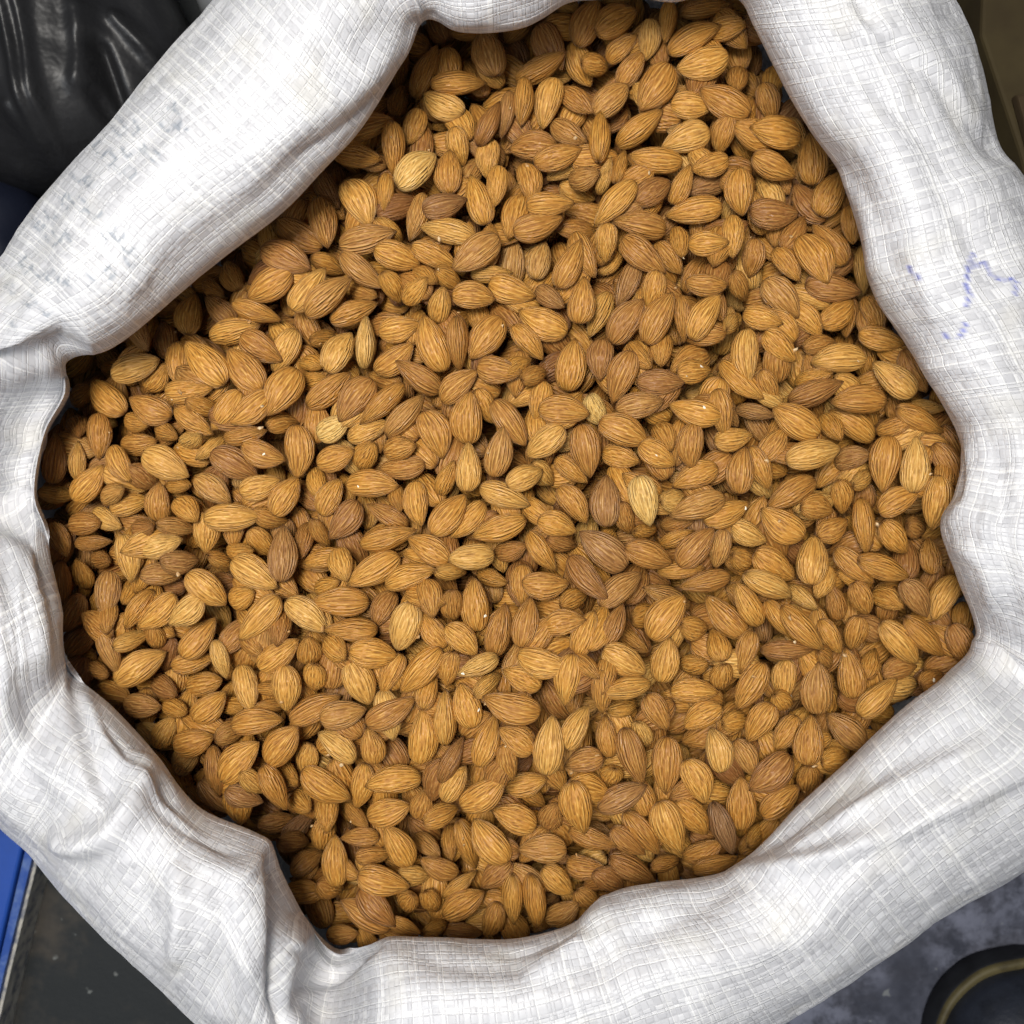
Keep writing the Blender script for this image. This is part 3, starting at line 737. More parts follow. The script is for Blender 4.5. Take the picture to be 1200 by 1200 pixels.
374 842 428 832 38 0 0,311 898 349 850 38 0 0,258 915 301 870 39 0 0,248 872 258 932 25 -1 1,418 892 375 858 32 0 0,365 868 355 910 35 0 1
352 902 408 938 39 0 0,308 895 334 949 25 0 0,330 902 345 912 25 0 1,340 935 366 945 28 0 1,382 938 385 968 32 0 1,265 925 305 942 32 -2 1
265 948 292 958 25 -2 2,302 965 342 962 30 -1 1,328 982 358 992 32 -1 1,395 1040 392 981 32 0 0,342 1020 375 1002 28 -1 1,192 890 220 908 25 -1 2
385 970 405 962 22 -1 2,194 828 216 832 22 0 1,308 808 328 805 15 0 1,302 828 330 828 18 0 1,215 922 245 940 25 -1 2,240 940 270 945 22 -1 2
265 828 285 825 20 0 1,285 902 308 930 22 0 1,410 772 432 825 38 0 1,470 765 448 812 28 0 1,518 758 471 810 32 0 0,585 770 536 790 25 0 0 540 790
530 762 522 805 28 0 1,635 805 591 785 30 0 1,670 765 662 825 32 0 1,429 850 485 820 30 0 0,492 899 498 830 36 0 0,522 875 522 809 26 0 1
555 854 540 802 34 0 0 560 834,634 838 568 819 36 0 0,495 830 508 790 25 0 1,560 810 582 795 22 0 1,440 898 432 852 36 0 0,462 855 468 895 22 -1 2
560 899 580 840 30 0 0,625 882 586 854 34 0 0,590 870 600 915 24 0 1,640 909 648 841 35 0 0,662 878 688 828 30 0 0,515 918 542 865 22 -1 1
520 940 545 899 28 0 0,496 910 429 919 34 0 0,430 892 418 948 30 0 1,540 950 591 912 35 0 0,590 925 641 912 32 0 1,708 885 662 898 38 -1 0
668 910 685 980 38 0 0,429 962 481 942 35 0 0,408 950 428 962 22 0 1,488 965 500 922 28 0 1,495 962 536 950 38 0 0,446 980 400 982 25 0 0
482 1018 452 965 32 0 0 458 969,536 955 558 1020 25 0 0,595 1012 555 962 41 0 0,630 970 578 948 35 0 0,640 975 652 938 35 -1 1,666 995 608 995 36 0 0
525 968 530 1005 22 0 1,416 1002 458 1002 22 0 1,485 982 515 998 22 0 1,538 1028 492 1005 28 -1 0,465 1020 505 1030 25 0 1,418 1025 478 1041 36 0 0
600 1008 565 1040 30 -1 1,635 1015 670 1048 30 0 1,764 801 701 812 25 0 0,715 772 705 808 25 0 1,784 810 840 810 28 0 0,844 775 849 810 28 0 1
758 812 782 854 35 0 0,708 832 748 825 22 0 1,846 825 802 852 38 0 0,845 845 878 845 26 0 1,905 822 878 870 34 0 0,715 890 708 838 26 0 1
730 850 752 918 32 -1 0,782 859 780 931 38 0 0,848 906 835 854 36 1 0,805 888 828 940 35 0 0,745 842 760 878 22 0 1,862 865 885 908 28 0 1
928 885 880 926 40 -1 0,892 958 935 922 35 0 1,870 976 868 910 36 0 0,718 892 715 925 28 0 1,770 935 798 1002 41 0 0,790 935 830 978 32 0 1
700 950 755 920 32 -2 1,732 950 772 1000 28 0 1,835 938 858 1000 28 -3 0,800 1010 846 985 28 0 1,808 1020 865 1005 20 0 1,760 1012 798 1012 22 0 1
715 970 755 1002 28 -1 1,665 975 724 990 28 0 1,662 1015 710 1018 35 0 0,712 1002 768 1035 28 -1 0,695 1018 730 1045 30 -1 0,872 988 900 968 22 0 1
772 1032 815 1022 18 -1 2,835 920 850 935 20 -1 2,1015 875 970 838 40 0 0,945 898 952 840 35 0 0,935 838 910 878 30 0 1,960 890 995 888 32 0 1
945 895 948 930 28 0 1,888 870 908 875 18 0 2,372 1028 400 1050 30 0 0,485 1038 472 1075 32 0 1,518 1075 566 1045 41 0 0,460 1090 400 1055 38 -1 1
379 1100 422 1090 25 -1 1,452 1075 492 1095 20 0 1,500 1040 510 1072 25 0 1,585 1055 570 1100 28 0 0,498 1085 522 1090 22 0 1,518 1052 558 1022 15 0 1
440 1060 462 1060 20 0 2,525 1092 560 1088 20 0 2,362 1055 388 1065 20 -1 2,365 1070 382 1090 20 -2 2,600 1017 602 1087 17 0 1,622 1020 630 1090 27 0 0
638 1083 678 1057 37 0 0,675 1040 703 1067 30 -1 1,590 1097 637 1093 17 -1 2"""


# ------------------------------------------------------------------ almonds
def almond_shape(seed, na, nl, grooves):
    """Unit almond: length 1 along x (tip at +x), width 1 along y, thickness 1 along z. Returns verts, quads, grain."""
    r = np.random.default_rng(seed)
    t = 0.5 - 0.5 * np.cos(np.pi * np.linspace(0.0, 1.0, nl))
    t = np.clip(t, 0.0015, 0.9985)
    peak = r.uniform(.37, .46); pw = r.uniform(1.65, 2.1); tip = r.uniform(.78, .96); bl = r.uniform(2.1, 2.6)
    w = np.where(t < peak, np.clip(1 - ((peak - t) / peak) ** bl, 0, 1) ** .52, np.clip(1 - ((t - peak) / (1 - peak)) ** pw, 0, 1) ** tip)
    th = np.where(t < peak + .04, np.clip(1 - (np.abs(peak + .04 - t) / (peak + .04)) ** 2.1, 0, 1) ** .55, np.clip(1 - ((t - peak - .04) / (.96 - peak)) ** 1.55, 0, 1) ** .92)
    ph = np.linspace(0, 2 * np.pi, na, endpoint=False)
    c, s = np.cos(ph), np.sin(ph)
    ex = 0.86
    cy = np.sign(c) * np.abs(c) ** ex
    cz = np.sign(s) * np.abs(s) ** 1.05
    bend = r.uniform(-.11, .11); hump = r.uniform(.0, .10); twist = r.uniform(-.25, .25); skew = r.uniform(-.07, .07)
    T, PHI = np.meshgrid(t, ph, indexing='ij')
    Y = w[:, None] * cy[None, :] * .5
    Z = th[:, None] * cz[None, :] * .5
    X = T - .47
    rad = np.ones_like(T)
    env = np.clip(np.sin(np.pi * T), 0, 1) ** .7
    for k in range(4):       # broad dents
        rad += env * r.uniform(.008, .032) * np.sin(PHI * r.integers(1, 4) + r.uniform(0, 6.28) + T * r.uniform(-4, 4))
    if grooves:              # long shallow furrows that wander and fade towards the ends
        n = int(r.integers(15, 20)); acc = np.zeros_like(T)
        for k in range(n):
            p0 = k / n * 2 * np.pi + r.uniform(-.12, .12)
            cen = p0 + .10 * np.sin(T * r.uniform(4, 9) + r.uniform(0, 6.28)) + .05 * np.sin(T * 17 + r.uniform(0, 6))
            d = np.angle(np.exp(1j * (PHI - cen)))
            st, en = r.uniform(0, .16), r.uniform(.75, 1.0)
            fadeg = np.clip((T - st) / .12, 0, 1) * np.clip((en - T) / .15, 0, 1)
            acc += np.exp(-(d / .075) ** 2) * r.uniform(.4, 1.0) * fadeg
        rad -= .020 * acc * env
    Y, Z = Y * rad, Z * rad
    Y = Y + bend * (T - .5) ** 2 * 4 - bend * .5 + skew * np.sin(np.pi * T) * .3
    Z = Z + hump * np.sin(np.pi * T) * .25
    a = twist * (T - .5)
    Y, Z = Y * np.cos(a) - Z * .6 * np.sin(a), Y * np.sin(a) * 1.2 + Z * np.cos(a)
    Vt = np.stack([X, Y, Z], -1).reshape(-1, 3)
    grain = np.stack([np.cos(PHI), np.sin(PHI), T * 3.0], -1).reshape(-1, 3)
    i = np.arange(nl * na).reshape(nl, na)
    j = np.roll(i, -1, 1)
    Fq = np.stack([i[:-1], i[1:], j[1:], j[:-1]], -1)[:, :, :].reshape(-1, 4)[:, ::-1]
    return Vt, Fq, grain


NVAR = 18
variants = []
for k in range(NVAR):
    Vt, Fq, gr = almond_shape(100 + k, 110, 56, True)
    m = mesh_quads('almond', Vt, Fq)
    vec_attr(m, 'grain', gr)
    m.materials.append(MAT['almond'])
    variants.append(m)
low = [almond_shape(100 + k, 24, 17, False) for k in range(NVAR)]
probe = [almond_shape(100 + k, 40, 26, False)[0] for k in range(NVAR)]

# the heap is built up nut by nut on a 1 mm height field
GS, HALF = 0.001, 0.26
NG = int(2 * HALF / GS)
gx = (np.arange(NG) + .5) * GS - HALF
XX, YY = np.meshgrid(gx, gx, indexing='ij')


def heap_top(x, y):
    r2 = np.minimum((x * x + y * y) / 0.04, 1.0)
    z = NUT_Z - 0.026 * r2
    z = z - 0.009 * np.exp(-(((x + .095) / .05) ** 2 + ((y + .150) / .05) ** 2))      # hollow at the lower left corner
    z = z - 0.008 * np.exp(-(((x - .0) / .12) ** 2 + ((y + .180) / .03) ** 2))
    return z + 0.004 * value_noise(x * 18 + 50, y * 18 + 50, 5)


ZS = heap_top(XX, YY)
# where the mouth is: inside the lip polygon, a little beyond it under the overhang
poly = np.stack([(S[::12, 0] - 600) / 1200 * (CAM_Z - .155), (600 - S[::12, 1]) / 1200 * (CAM_Z - .155)], 1)


polyw = poly * (1.08 - .03 * np.clip(S[::12, 7:8] * 1.3, 0, 1))


def inside(x, y, pg):
    r = np.zeros(np.shape(x), bool)
    for (ax, ay), (bx, by) in zip(pg, np.roll(pg, -1, 0)):
        c = (ay > y) != (by > y)
        r ^= c & (x < (bx - ax) * (y - ay) / (by - ay + 1e-12) + ax)
    return r


IN = inside(XX, YY, poly)
INW = inside(XX, YY, polyw)
H = ZS - 0.046
owner = np.full((NG, NG), -1, int)


def rot(yaw, pitch, roll):
    cy, sy, cp, sp, cr, sr = math.cos(yaw), math.sin(yaw), math.cos(pitch), math.sin(pitch), math.cos(roll), math.sin(roll)
    Rz = np.array([[cy, -sy, 0], [sy, cy, 0], [0, 0, 1]])
    Ry = np.array([[cp, 0, -sp], [0, 1, 0], [sp, 0, cp]])          # positive pitch lifts the tip
    Rx = np.array([[1, 0, 0], [0, cr, -sr], [0, sr, cr]])
    return Rz @ Ry @ Rx


def rest(x, y, Rm, size, var, q):
    W = (probe[var] * size) @ Rm.T
    ix = np.clip(((W[:, 0] + x + HALF) / GS).astype(int), 0, NG - 1)
    iy = np.clip(((W[:, 1] + y + HALF) / GS).astype(int), 0, NG - 1)
    g = H[ix, iy] - W[:, 2]
    return np.partition(g, int(len(g) * q))[int(len(g) * q)], W, ix, iy


placed = []


def drop(x, y, yaw, tilts, size, var, tint, q=.993, px=None, flag=0, chip=None):
    best = None
    for (pi, ro, pen) in tilts:
        z, W, ix, iy = rest(x, y, rot(yaw, pi, ro), size, var, q)
        c = z + pen
        if best is None or c < best[0]:
            best = (c, z, pi, ro)
    c, z, pi, ro = best
    Rm = rot(yaw, pi, ro)
    if px is not None:
        x, y, _ = at(px[0], px[1], z)
    z2, W, ix, iy = rest(x, y, Rm, size, var, q)
    z = max(z - .001, min(z2, z + .002))
    if flag:                                   # nuts that would perch high settle into the heap instead
        g = float(heap_top(x, y)) + (-.001, -.006, -.010)[flag - 1]
        z = g + (z - g) * .80 if z > g else z
        if px is not None:
            x, y, _ = at(px[0], px[1], z)
        _, W, ix, iy = rest(x, y, Rm, size, var, q)
    if not flag:                               # no nut may push out through the cloth
        cx_, cy_ = np.clip(((np.array([x, y]) + HALF) / GS).astype(int), 0, NG - 1)
        if not IN[cx_, cy_] and z > .136:
            return z
    n = len(placed)
    top = W[:, 2] + z
    o = np.argsort(top)
    ix, iy, top = ix[o], iy[o], top[o]
    up = top > H[ix, iy]
    H[ix[up], iy[up]] = top[up]
    owner[ix[up], iy[up]] = n
    # fill pinholes between probe points
    placed.append(dict(loc=(x, y, z), R=Rm, size=size, var=var, tint=tint, flag=flag, yaw=yaw, chip=chip))
    return z


# the nuts below: lowest spots first
inx, iny = np.nonzero(INW)
for it in range(1800):
    c = rng.integers(0, len(inx), 9)
    depth = (ZS - H)[inx[c], iny[c]]
    b = c[np.argmax(depth)]
    if depth.max() < .032:
        continue
    L = rng.uniform(.0195, .0245)
    size = np.array([L, L * rng.uniform(.54, .64), L * rng.uniform(.34, .40)])
    tilts = [(rng.uniform(-.5, .5), rng.uniform(-.7, .7), 0) for _ in range(6)]
    drop(gx[inx[b]], gx[iny[b]], rng.uniform(0, 6.283), tilts, size, int(rng.integers(NVAR)), (float(np.clip(rng.normal(.42, .16), .08, .75)), rng.uniform(), 0.0 if rng.uniform() > .1 else .5))

# the nuts of the top layers, one by one as the photograph shows them: blunt end, tip, width (px), tone, depth in the heap
NUTS = [[int(v) for v in e.split()] for e in NUT_TABLE.replace('\n', ',').split(',') if e.strip()]
NUTS = [e for e in NUTS if e[6] < 2]
NUTS.sort(key=lambda e: -e[6])
for e in NUTS:
    bx, by, tx, ty, wpx, tone, lev = e[:7]
    cx, cy = (bx + tx) / 2, (by + ty) / 2
    x0, y0, _ = at(cx, cy, NUT_Z - .012)
    zg = float(heap_top(x0, y0)) - .004 * lev
    s = (CAM_Z - zg) / 1200.0
    x, y, _ = at(cx, cy, zg)
    yaw = math.atan2(-(ty - by), tx - bx)
    Lp, Wp = math.hypot(tx - bx, ty - by) * s, wpx * s
    L = min(max(Lp * 1.02, .0185), .0270)
    p0 = math.acos(min(1.0, Lp * 1.02 / L)) if Lp < L else 0.0
    p0 = min(p0, .75)
    W = min(max(Wp, L * .50), L * .62)
    T = L * rng.uniform(.345, .40)
    r0 = 0.0
    if Wp < W * .97:
        cs = max(0.0, min(1.0, (Wp * Wp - T * T) / (W * W - T * T)))
        r0 = min(math.acos(math.sqrt(cs)), 1.35)
    tilts = []
    for sp in (1, -1):
        for dp in (-.22, -.1, 0, .1, .22):
            for sr in (1, -1):
                for dr in (-.3, -.15, 0, .15, .3):
                    tilts.append((sp * p0 + dp, sr * r0 + dr, .0012 * (abs(dp) / .22) ** 2 + .0006 * (abs(dr) / .3) ** 2))
    val = {-3: .22, -2: .32, -1: .30, 0: .49, 1: .70, 2: .95}[tone] + rng.normal(0, .10 if tone == 0 else .05)
    grey = {-3: 1.0, -2: .50, -1: .12}.get(tone, 0.0) + (0.4 if tone == 0 and rng.uniform() > .92 else 0.0)
    drop(x, y, yaw, tilts, np.array([L, W, T]), int(rng.integers(NVAR)), (float(np.clip(val, .05, 1)), rng.uniform(), grey), q=.95, px=(cx, cy), flag=1 + lev, chip=e[7:9] if len(e) > 7 else None)

# which of them show largest: look down on the heap through the mouth
seen = np.bincount(owner[IN & (owner >= 0)], minlength=len(placed)).astype(float)
order = [i for i in np.argsort(-seen) if placed[i]['flag']]
single = set(order[:300])
for i, p in enumerate(placed):
    if p['chip'] and i not in single:
        single.discard(min(single, key=lambda k: seen[k] if not placed[k]['chip'] else 1e9)); single.add(i)

ONES = 'zero one two three four five six seven eight nine ten eleven twelve thirteen fourteen fifteen sixteen seventeen eighteen nineteen'.split()
TENS = 'x x twenty thirty forty fifty sixty seventy eighty ninety'.split()


def words(n):
    return ONES[n] if n < 20 else TENS[n // 10] + ('-' + ONES[n % 10] if n % 10 else '')


WAY = ['right', 'up-right', 'up', 'up-left', 'left', 'down-left', 'down', 'down-right']
used = set()
chips = 0
for i in sorted(single, key=lambda k: -seen[k]):
    p = placed[i]
    x, y, z = p['loc']
    d = CAM_Z - z
    ux, uy = x / d + .5, .5 - y / d
    v, g = p['tint'][0], p['tint'][2]
    tone = 'dull grey-brown' if g > .45 else 'dark brown' if v < .34 else 'pale cream' if v > .82 else 'golden' if v > .53 else 'tan brown'
    tip = WAY[int(round(math.degrees(p['yaw']) / 45)) % 8]
    a, b = int(round(ux * 100)), int(round(uy * 100))
    chip = 'chipped ' if p['chip'] else ''
    lab = f'{chip}{tone} almond, tip {tip}, {words(a)} percent across and {words(b)} down the photo'
    while lab in used:
        b += 1
        lab = f'{chip}{tone} almond, tip {tip}, {words(a)} percent across and {words(b)} down the photo'
    used.add(lab)
    o = link('almond', variants[p['var']])
    M = Matrix.Translation(p['loc']) @ Matrix(p['R']).to_4x4() @ Matrix.Diagonal((*p['size'], 1))
    o.matrix_world = M
    o.color = (p['tint'][0], p['tint'][1], p['tint'][2], 1)
    tag(o, lab, 'almond', 'almonds on top of the heap')
    if p['chip']:
        # a nick in the skin where the white flesh shows
        Vw = (probe[p['var']] * p['size']) @ p['R'].T + np.array(p['loc'])
        q = at(p['chip'][0], p['chip'][1], z + .003)
        cand = np.where(Vw[:, 2] > z - .0005)[0]
        best = cand[np.argmin(np.hypot(Vw[cand, 0] - q[0], Vw[cand, 1] - q[1]))]
        c = Vw[best]
        r = np.random.default_rng(i)
        nseg = 9
        ang = np.linspace(0, 2 * np.pi, nseg, endpoint=False)
        rad = r.uniform(.00045, .0011, nseg)
        rim = np.stack([np.cos(ang) * rad * 1.5, np.sin(ang) * rad, np.zeros(nseg) - .0003], 1)
        nrm = Vector(c - np.array(p['loc'])) ; nrm.z = max(nrm.z, .001); nrm = Vector((nrm.x * .25, nrm.y * .5, nrm.z)).normalized()
        qm = np.array(nrm.to_track_quat('Z', 'Y').to_matrix())
        vs = np.vstack([rim, [[0, 0, .00025]], rim * [1, 1, 0] - [0, 0, .0009]]) @ qm.T + c
        inv = np.array(M.inverted())
        vl_ = np.c_[vs, np.ones(len(vs))] @ inv.T
        fc = [(k, (k + 1) % nseg, nseg) for k in range(nseg)] + [((k + 1) % nseg, k, nseg + 1 + k, nseg + 1 + (k + 1) % nseg) for k in range(nseg)]
        link('chipped_skin', mesh_from('chipped_skin', vl_[:, :3], fc), MAT['chip'], o)

# the layer at the bottom of the gaps
deep = [almond_shape(100 + k, 16, 11, False) for k in range(4)]
DEEP = []
for gx0 in np.arange(-.255, .256, .0105):
    for gy0 in np.arange(-.255, .256, .0105):
        x, y = gx0 + rng.uniform(-.004, .004), gy0 + rng.uniform(-.004, .004)
        if inside(np.array([x]), np.array([y]), polyw * 1.035)[0]:
            L = rng.uniform(.020, .024)
            DEEP.append(dict(loc=(x, y, float(heap_top(x, y)) - rng.uniform(.046, .052)), R=rot(rng.uniform(0, 6.28), rng.uniform(-.3, .3), rng.uniform(-.4, .4)),
                             size=np.array([L, L * .6, L * .37]), var=int(rng.integers(4)), tint=(rng.uniform(.2, .5), rng.uniform(), 0.0)))

# all other nuts of the heap, partly or wholly buried, as one mass
VV, FF, GG, TT = [], [], [], []
base = 0
for i, p in enumerate(placed + DEEP):
    if i in single:
        continue
    v, f, g = low[p['var']] if i < len(placed) else deep[p['var']]
    VV.append((v * p['size']) @ p['R'].T + np.array(p['loc'])); FF.append(f + base); GG.append(g)
    TT.append(np.tile(np.array(p['tint']), (len(v), 1)))
    base += len(v)
mass = mesh_quads('almond_heap', np.vstack(VV), np.vstack(FF))
vec_attr(mass, 'grain', np.vstack(GG))
vec_attr(mass, 'tint', np.vstack(TT))
hp = link('almond_heap', mass, MAT['almond'])
hp.color = (0, 0, 0, 1)
tag(hp, 'mass of brown almonds lying beneath and between those on top of the heap', 'almonds', kind='stuff')

# flakes of skin and crumbs caught between the nuts
flake_mat = plain('almond_skin_flake', (0.42, 0.22, 0.07), 0.7, 0.2, second=(0.70, 0.55, 0.34), scale=300)
fv, ff = [], []
fr = np.random.default_rng(12)
for k in range(70):
    a, r_ = fr.uniform(0, 6.28), .19 * math.sqrt(fr.uniform())
    x, y = r_ * math.cos(a), r_ * math.sin(a)
    ix, iy = int((x + HALF) / GS), int((y + HALF) / GS)
    z = H[ix, iy] + .0004
    sz = fr.uniform(.0005, .0016)
    m_ = rot(fr.uniform(0, 6.28), fr.uniform(-.6, .6), fr.uniform(-.6, .6))
    pts = np.array([[math.cos(t) * sz * fr.uniform(.6, 1.5), math.sin(t) * sz * fr.uniform(.4, .9), (.2 * sz) * math.cos(2 * t)] for t in np.linspace(0, 6.28, 7)[:-1]])
    pts = np.vstack([pts + [0, 0, .00012], pts - [0, 0, .00012]]) @ m_.T + [x, y, z]
    b0 = len(fv) * 12
    fv.append(pts)
    ff += [tuple(b0 + q for q in range(6)), tuple(b0 + 11 - q for q in range(6))] + [(b0 + q, b0 + 6 + q, b0 + 6 + (q + 1) % 6, b0 + (q + 1) % 6) for q in range(6)]
fo = link('skin_flakes', mesh_from('skin_flakes', np.vstack(fv), ff), flake_mat)
tag(fo, 'loose flakes of skin and pale crumbs scattered over the almonds', 'crumbs', kind='stuff')


# ------------------------------------------------------------------ things around the sack
def lumpy(name, outline, z_top, z_bot, mat, seed, ridges=(), parent=None, amp=.006, n=150, sx=60):
    """A plump limp bag: outline in photograph pixels at mid height, domed top with creases."""
    o = np.array([at(px, py, (z_top + z_bot) / 2)[:2] for px, py in outline])
    o = catmull(o, n, True)
    c = o.mean(0)
    rs = np.concatenate([np.linspace(0, .97, 46), [1.0, .99, .96, .9]])
    zs = np.concatenate([z_bot + (z_top - z_bot) * (.55 + .45 * np.sqrt(np.clip(1 - np.linspace(0, .97, 46) ** 2.6, 0, 1))), np.linspace(.5, 0, 4) * (z_top - z_bot) + z_bot])
    Pn = c + (o[None] - c) * rs[:, None, None]
    Z = np.repeat(zs[:, None], n, 1)
    x, y = Pn[..., 0], Pn[..., 1]
    wob = value_noise(x * 30 + 9, y * 30 + 9, seed) * amp + value_noise(x * 75 + 3, y * 60 + 3, seed + 1) * amp * .45
    rid = np.abs(value_noise(x * 42 + y * 25, y * 14 - x * 5 + 40, seed + 2)) * amp * 1.2
    Z = Z + (wob - rid) * np.clip((rs[:, None] < .99), 0, 1)
    for line, a, wd in ridges:
        L = np.array([at(px, py, z_top)[:2] for px, py in line])
        best = np.full(x.shape, 9.0)
        for p, q in zip(L[:-1], L[1:]):
            t = np.clip((((x - p[0]) * (q[0] - p[0]) + (y - p[1]) * (q[1] - p[1])) / ((q - p) @ (q - p))), 0, 1)
            best = np.minimum(best, np.hypot(x - p[0] - t * (q[0] - p[0]), y - p[1] - t * (q[1] - p[1])))
        Z = Z + a * np.exp(-(best / wd) ** 2)
    V = np.stack([x, y, Z], -1).reshape(-1, 3)
    i = np.arange(len(rs) * n).reshape(len(rs), n); j = np.roll(i, -1, 1)
    return link(name, mesh_quads(name, V, np.stack([i[:-1], i[1:], j[1:], j[:-1]], -1).reshape(-1, 4)[:, ::-1][:, ::-1]), mat, parent)


black_plastic = plain('black_plastic_film', (0.012, 0.012, 0.013), 0.42, 0.3, bump=.45, bump_scale=30, bump_dist=.005)
navy_plastic = plain('navy_plastic_film', (0.006, 0.008, 0.017), 0.5, 0.25, bump=.3, bump_scale=40)
grey_plastic = plain('grey_plastic_film', (0.16, 0.165, 0.17), 0.5, 0.4, bump=.2, bump_scale=30)
b = lumpy('black_bag', [(-150, -130), (40, -150), (150, -90), (205, 0), (230, 90), (200, 170), (130, 215), (60, 225), (-20, 212), (-130, 180), (-190, 20)], .125, .004, black_plastic, 21,
          ridges=[([(2, -20), (14, 60), (28, 150)], .007, .0035), ([(22, -20), (34, 80), (46, 170)], .006, .003), ([(-20, 175), (30, 220)], .006, .004),
                  ([(100, 40), (115, 95), (140, 140)], -.012, .004), ([(120, 0), (150, 30), (180, 70)], .007, .004), ([(95, 95), (120, 150)], -.008, .003),
                  ([(85, 0), (90, 50), (85, 85)], .006, .005), ([(60, 190), (20, 160), (0, 120)], .005, .004)])
tag(b, 'crumpled black plastic bag behind the sack, in the upper left corner', 'plastic bag')
b = lumpy('navy_bag', [(-200, 200), (-60, 190), (30, 215), (60, 270), (20, 360), (-90, 380), (-220, 320)], .090, .004, navy_plastic, 31)
tag(b, 'dark navy bag between the black bag and the sack, mostly hidden', 'plastic bag')
b = lumpy('grey_bag', [(215, -140), (320, -160), (420, -120), (400, -20), (320, 25), (255, 32), (228, -10)], .080, .004, grey_plastic, 41)
tag(b, 'grey bag peeping out behind the sack at the top edge', 'plastic bag')


def box(name, corners, z0, z1, mat, parent=None, bev=.002):
    """Slab with a rounded top edge; corners are pixels at height z1, in order."""
    top = np.array([at(px, py, z1)[:2] for px, py in corners])
    c = top.mean(0)
    rings = []
    for k, (ins, z) in enumerate([(0, z0), (0, z1 - bev), (bev * .3, z1 - bev * .3), (bev, z1)]):
        d = top - c
        rings.append(np.c_[c + d * (1 - ins / np.linalg.norm(d, axis=1))[:, None], np.full(len(top), z)])
    n = len(top)
    V = np.vstack(rings)
    Fc = [(r * n + k, r * n + (k + 1) % n, (r + 1) * n + (k + 1) % n, (r + 1) * n + k) for r in range(3) for k in range(n)]
    Fc.append(tuple(3 * n + k for k in range(n)))
    a = 0.5 * sum(top[k][0] * top[(k + 1) % n][1] - top[(k + 1) % n][0] * top[k][1] for k in range(n))
    if a < 0:
        Fc = [f[::-1] for f in Fc]
    return link(name, mesh_from(name, V, Fc, smooth=False), mat, parent)


blue = plain('worn_blue_paint', (0.010, 0.055, 0.29), 0.5, 0.3, second=(0.008, 0.040, 0.20), scale=14, bump=.15, bump_scale=80)
blue2 = plain('blue_edge_paint', (0.014, 0.055, 0.25), 0.5, 0.3, second=(0.10, 0.16, 0.33), scale=90, bump=.3, bump_scale=120)
pale = plain('worn_pale_edge', (0.42, 0.40, 0.35), 0.7, 0.3, second=(0.13, 0.14, 0.17), scale=120, bump=.4, bump_scale=160)
bp = empty('blue_panel', tuple(at(-60, 1080, 0)))


def keep(o, parent):
    o.parent = parent
    o.matrix_parent_inverse = Matrix.Translation(parent.location).inverted()
    return o


keep(box('panel', [(-300, 880), (52, 880), (22, 1010), (-8, 1140), (-30, 1240), (-300, 1240)], .0, .030, blue), bp)
keep(box('rim_strip', [(56, 880), (66, 880), (38, 1005), (5, 1140), (-18, 1240), (-27, 1240), (-4, 1140), (26, 1010)], .0, .026, blue2), bp)
keep(box('worn_edge', [(67, 880), (73, 880), (45, 1006), (12, 1140), (-11, 1240), (-17, 1240), (6, 1140), (39, 1005)], .0, .022, pale), bp)
tag(bp, 'bright blue painted panel with a worn whitish edge on the dark floor', 'panel')

kraft = plain('brown_kraft_board', (0.050, 0.038, 0.016), 0.8, 0.15, second=(0.030, 0.021, 0.010), scale=9, bump=.25, bump_scale=35)
kraft2 = plain('brown_kraft_flap', (0.040, 0.026, 0.012), 0.8, 0.2, var=.3, scale=20, bump=.3, bump_scale=40)
cb = empty('cardboard_box', tuple(at(1260, 80, 0)))
keep(box('box_body', [(1160, -220), (1560, -220), (1560, 330), (1235, 330), (1195, 175), (1150, 40)], .0, .120, kraft), cb)
keep(box('box_flap', [(1192, 110), (1330, 90), (1345, 300), (1250, 322)], .1215, .127, kraft2), cb)
tag(cb, 'dim brown cardboard box beside the sack, in the upper right corner', 'box')

# a work shoe: toe towards the sack, the rest of it running out of the picture
sh = empty('shoe', tuple(at(1215, 1260, 0)))
navy = plain('navy_leather', (0.014, 0.017, 0.026), 0.48, 0.4, var=.4, scale=60, bump=.3, bump_scale=160, bump_dist=.0015)
dustl = plain('dusty_leather', (0.045, 0.050, 0.066), 0.6, 0.3, second=(0.018, 0.021, 0.031), scale=50, bump=.3, bump_scale=120, bump_dist=.0015)
welt = plain('olive_rubber', (0.090, 0.074, 0.032), 0.6, 0.3, second=(0.050, 0.040, 0.018), scale=60)
rubber = plain('black_rubber', (0.012, 0.013, 0.016), 0.6, 0.3, var=.4, scale=60)
thread = plain('grey_thread', (0.16, 0.17, 0.20), 0.7, 0.2)


def sole_outline(k=1.0, n=72):
    """Half-widths along the shoe (metres): toe at 0, heel at .285."""
    pts = [(0, .0), (.003, .022), (.010, .037), (.024, .051), (.045, .0595), (.075, .0615), (.115, .056), (.160, .047), (.205, .043), (.245, .042), (.272, .034), (.283, .017), (.285, 0)]
    p = catmull(np.array(pts), n, False)
    return p[:, 0], np.maximum(p[:, 1], 0) * k


ys, ws = sole_outline()
TOE = at(1208, 1123, .024)
ANG = R(4)


def shoe_pt(a, b, z):
    """a metres back from the toe, b to its right."""
    x = TOE[0] + b * math.cos(ANG) + a * math.sin(ANG)
    y = TOE[1] - a * math.cos(ANG) + b * math.sin(ANG)
    return (x, y, z)


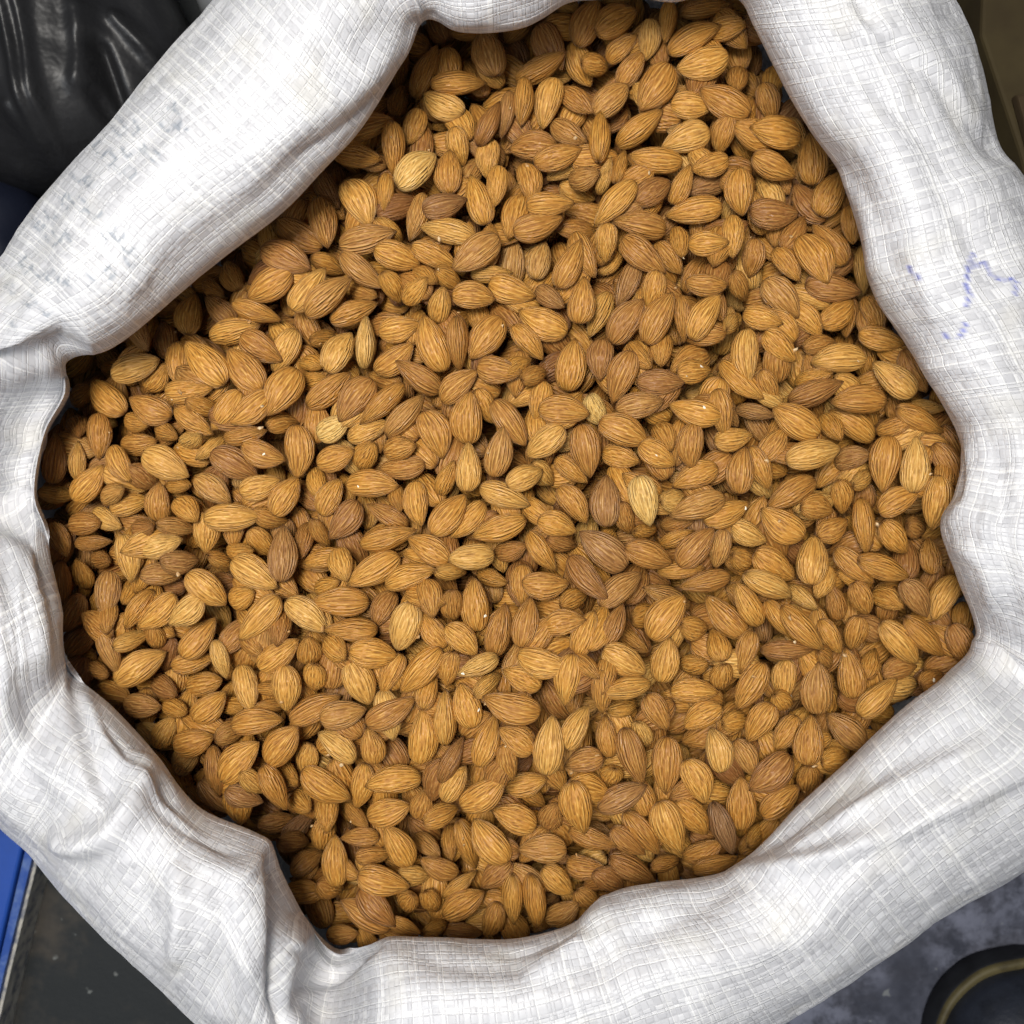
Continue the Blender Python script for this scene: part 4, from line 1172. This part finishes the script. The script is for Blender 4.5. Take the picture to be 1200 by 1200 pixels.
def ring(inset, z):
    c = .14
    a = np.concatenate([ys, ys[::-1][1:-1]]); bb = np.concatenate([ws, -ws[::-1][1:-1]])
    f = np.maximum(1 - inset / np.maximum(np.hypot(a - c, bb), .03), .02)
    zz = z(c + (a - c) * f) if callable(z) else np.full(len(a), z)
    return np.array([shoe_pt(c + (p - c) * q, s_ * q, h) for p, s_, q, h in zip(a, bb, f, zz)])


def loft(name, rings, mat, cap=True):
    n = len(rings[0])
    V = np.vstack(rings)
    Fc = [(r * n + k, r * n + (k + 1) % n, (r + 1) * n + (k + 1) % n, (r + 1) * n + k) for r in range(len(rings) - 1) for k in range(n)]
    if cap:
        Fc.append(tuple((len(rings) - 1) * n + k for k in range(n)))
    Fc = [f[::-1] for f in Fc]
    return keep(link(name, mesh_from(name, V, Fc), mat), sh)


loft('sole', [ring(.004, .001), ring(.0005, .004), ring(.0, .019), ring(.0008, .0215), ring(.004, .0215)], rubber)
loft('welt', [ring(.0006, .0205), ring(.0006, .0228), ring(.002, .0242), ring(.0038, .0242), ring(.0056, .0228)], welt)
top = lambda k: (lambda a: .024 + k * np.interp(a, [0, .02, .06, .10, .15, .20, .285], [.022, .030, .040, .052, .075, .085, .080]))
loft('upper', [ring(.0058, .020), ring(.0056, .030), ring(.0070, top(.35)), ring(.0125, top(.62)), ring(.019, top(.84)), ring(.030, top(.96)), ring(.046, top(1.0))], navy)
# toe cap seam: a raised stitched line across the vamp
seam_a = []
for k in range(25):
    u = -1 + k / 12
    b_ = u * .047
    a_ = .034 + .030 * u * u
    h = float(top(1.0 - .42 * abs(u) ** 2.4)(np.array([a_]))[0]) + .0005
    seam_a.append((a_, b_, h))
V, Fc = [], []
for (a_, b_, h) in seam_a:
    for q in range(6):
        t = q / 6 * 6.283
        V.append(shoe_pt(a_ + .0011 * math.cos(t), b_, h + .0011 * math.sin(t)))
for k in range(24):
    for q in range(6):
        Fc.append((k * 6 + q, k * 6 + (q + 1) % 6, k * 6 + 6 + (q + 1) % 6, k * 6 + 6 + q))
keep(link('toe_seam', mesh_from('toe_seam', V, Fc), thread), sh)
tag(sh, 'dark navy shoe with an olive rubber sole, toe poking in at the lower right', 'shoe')
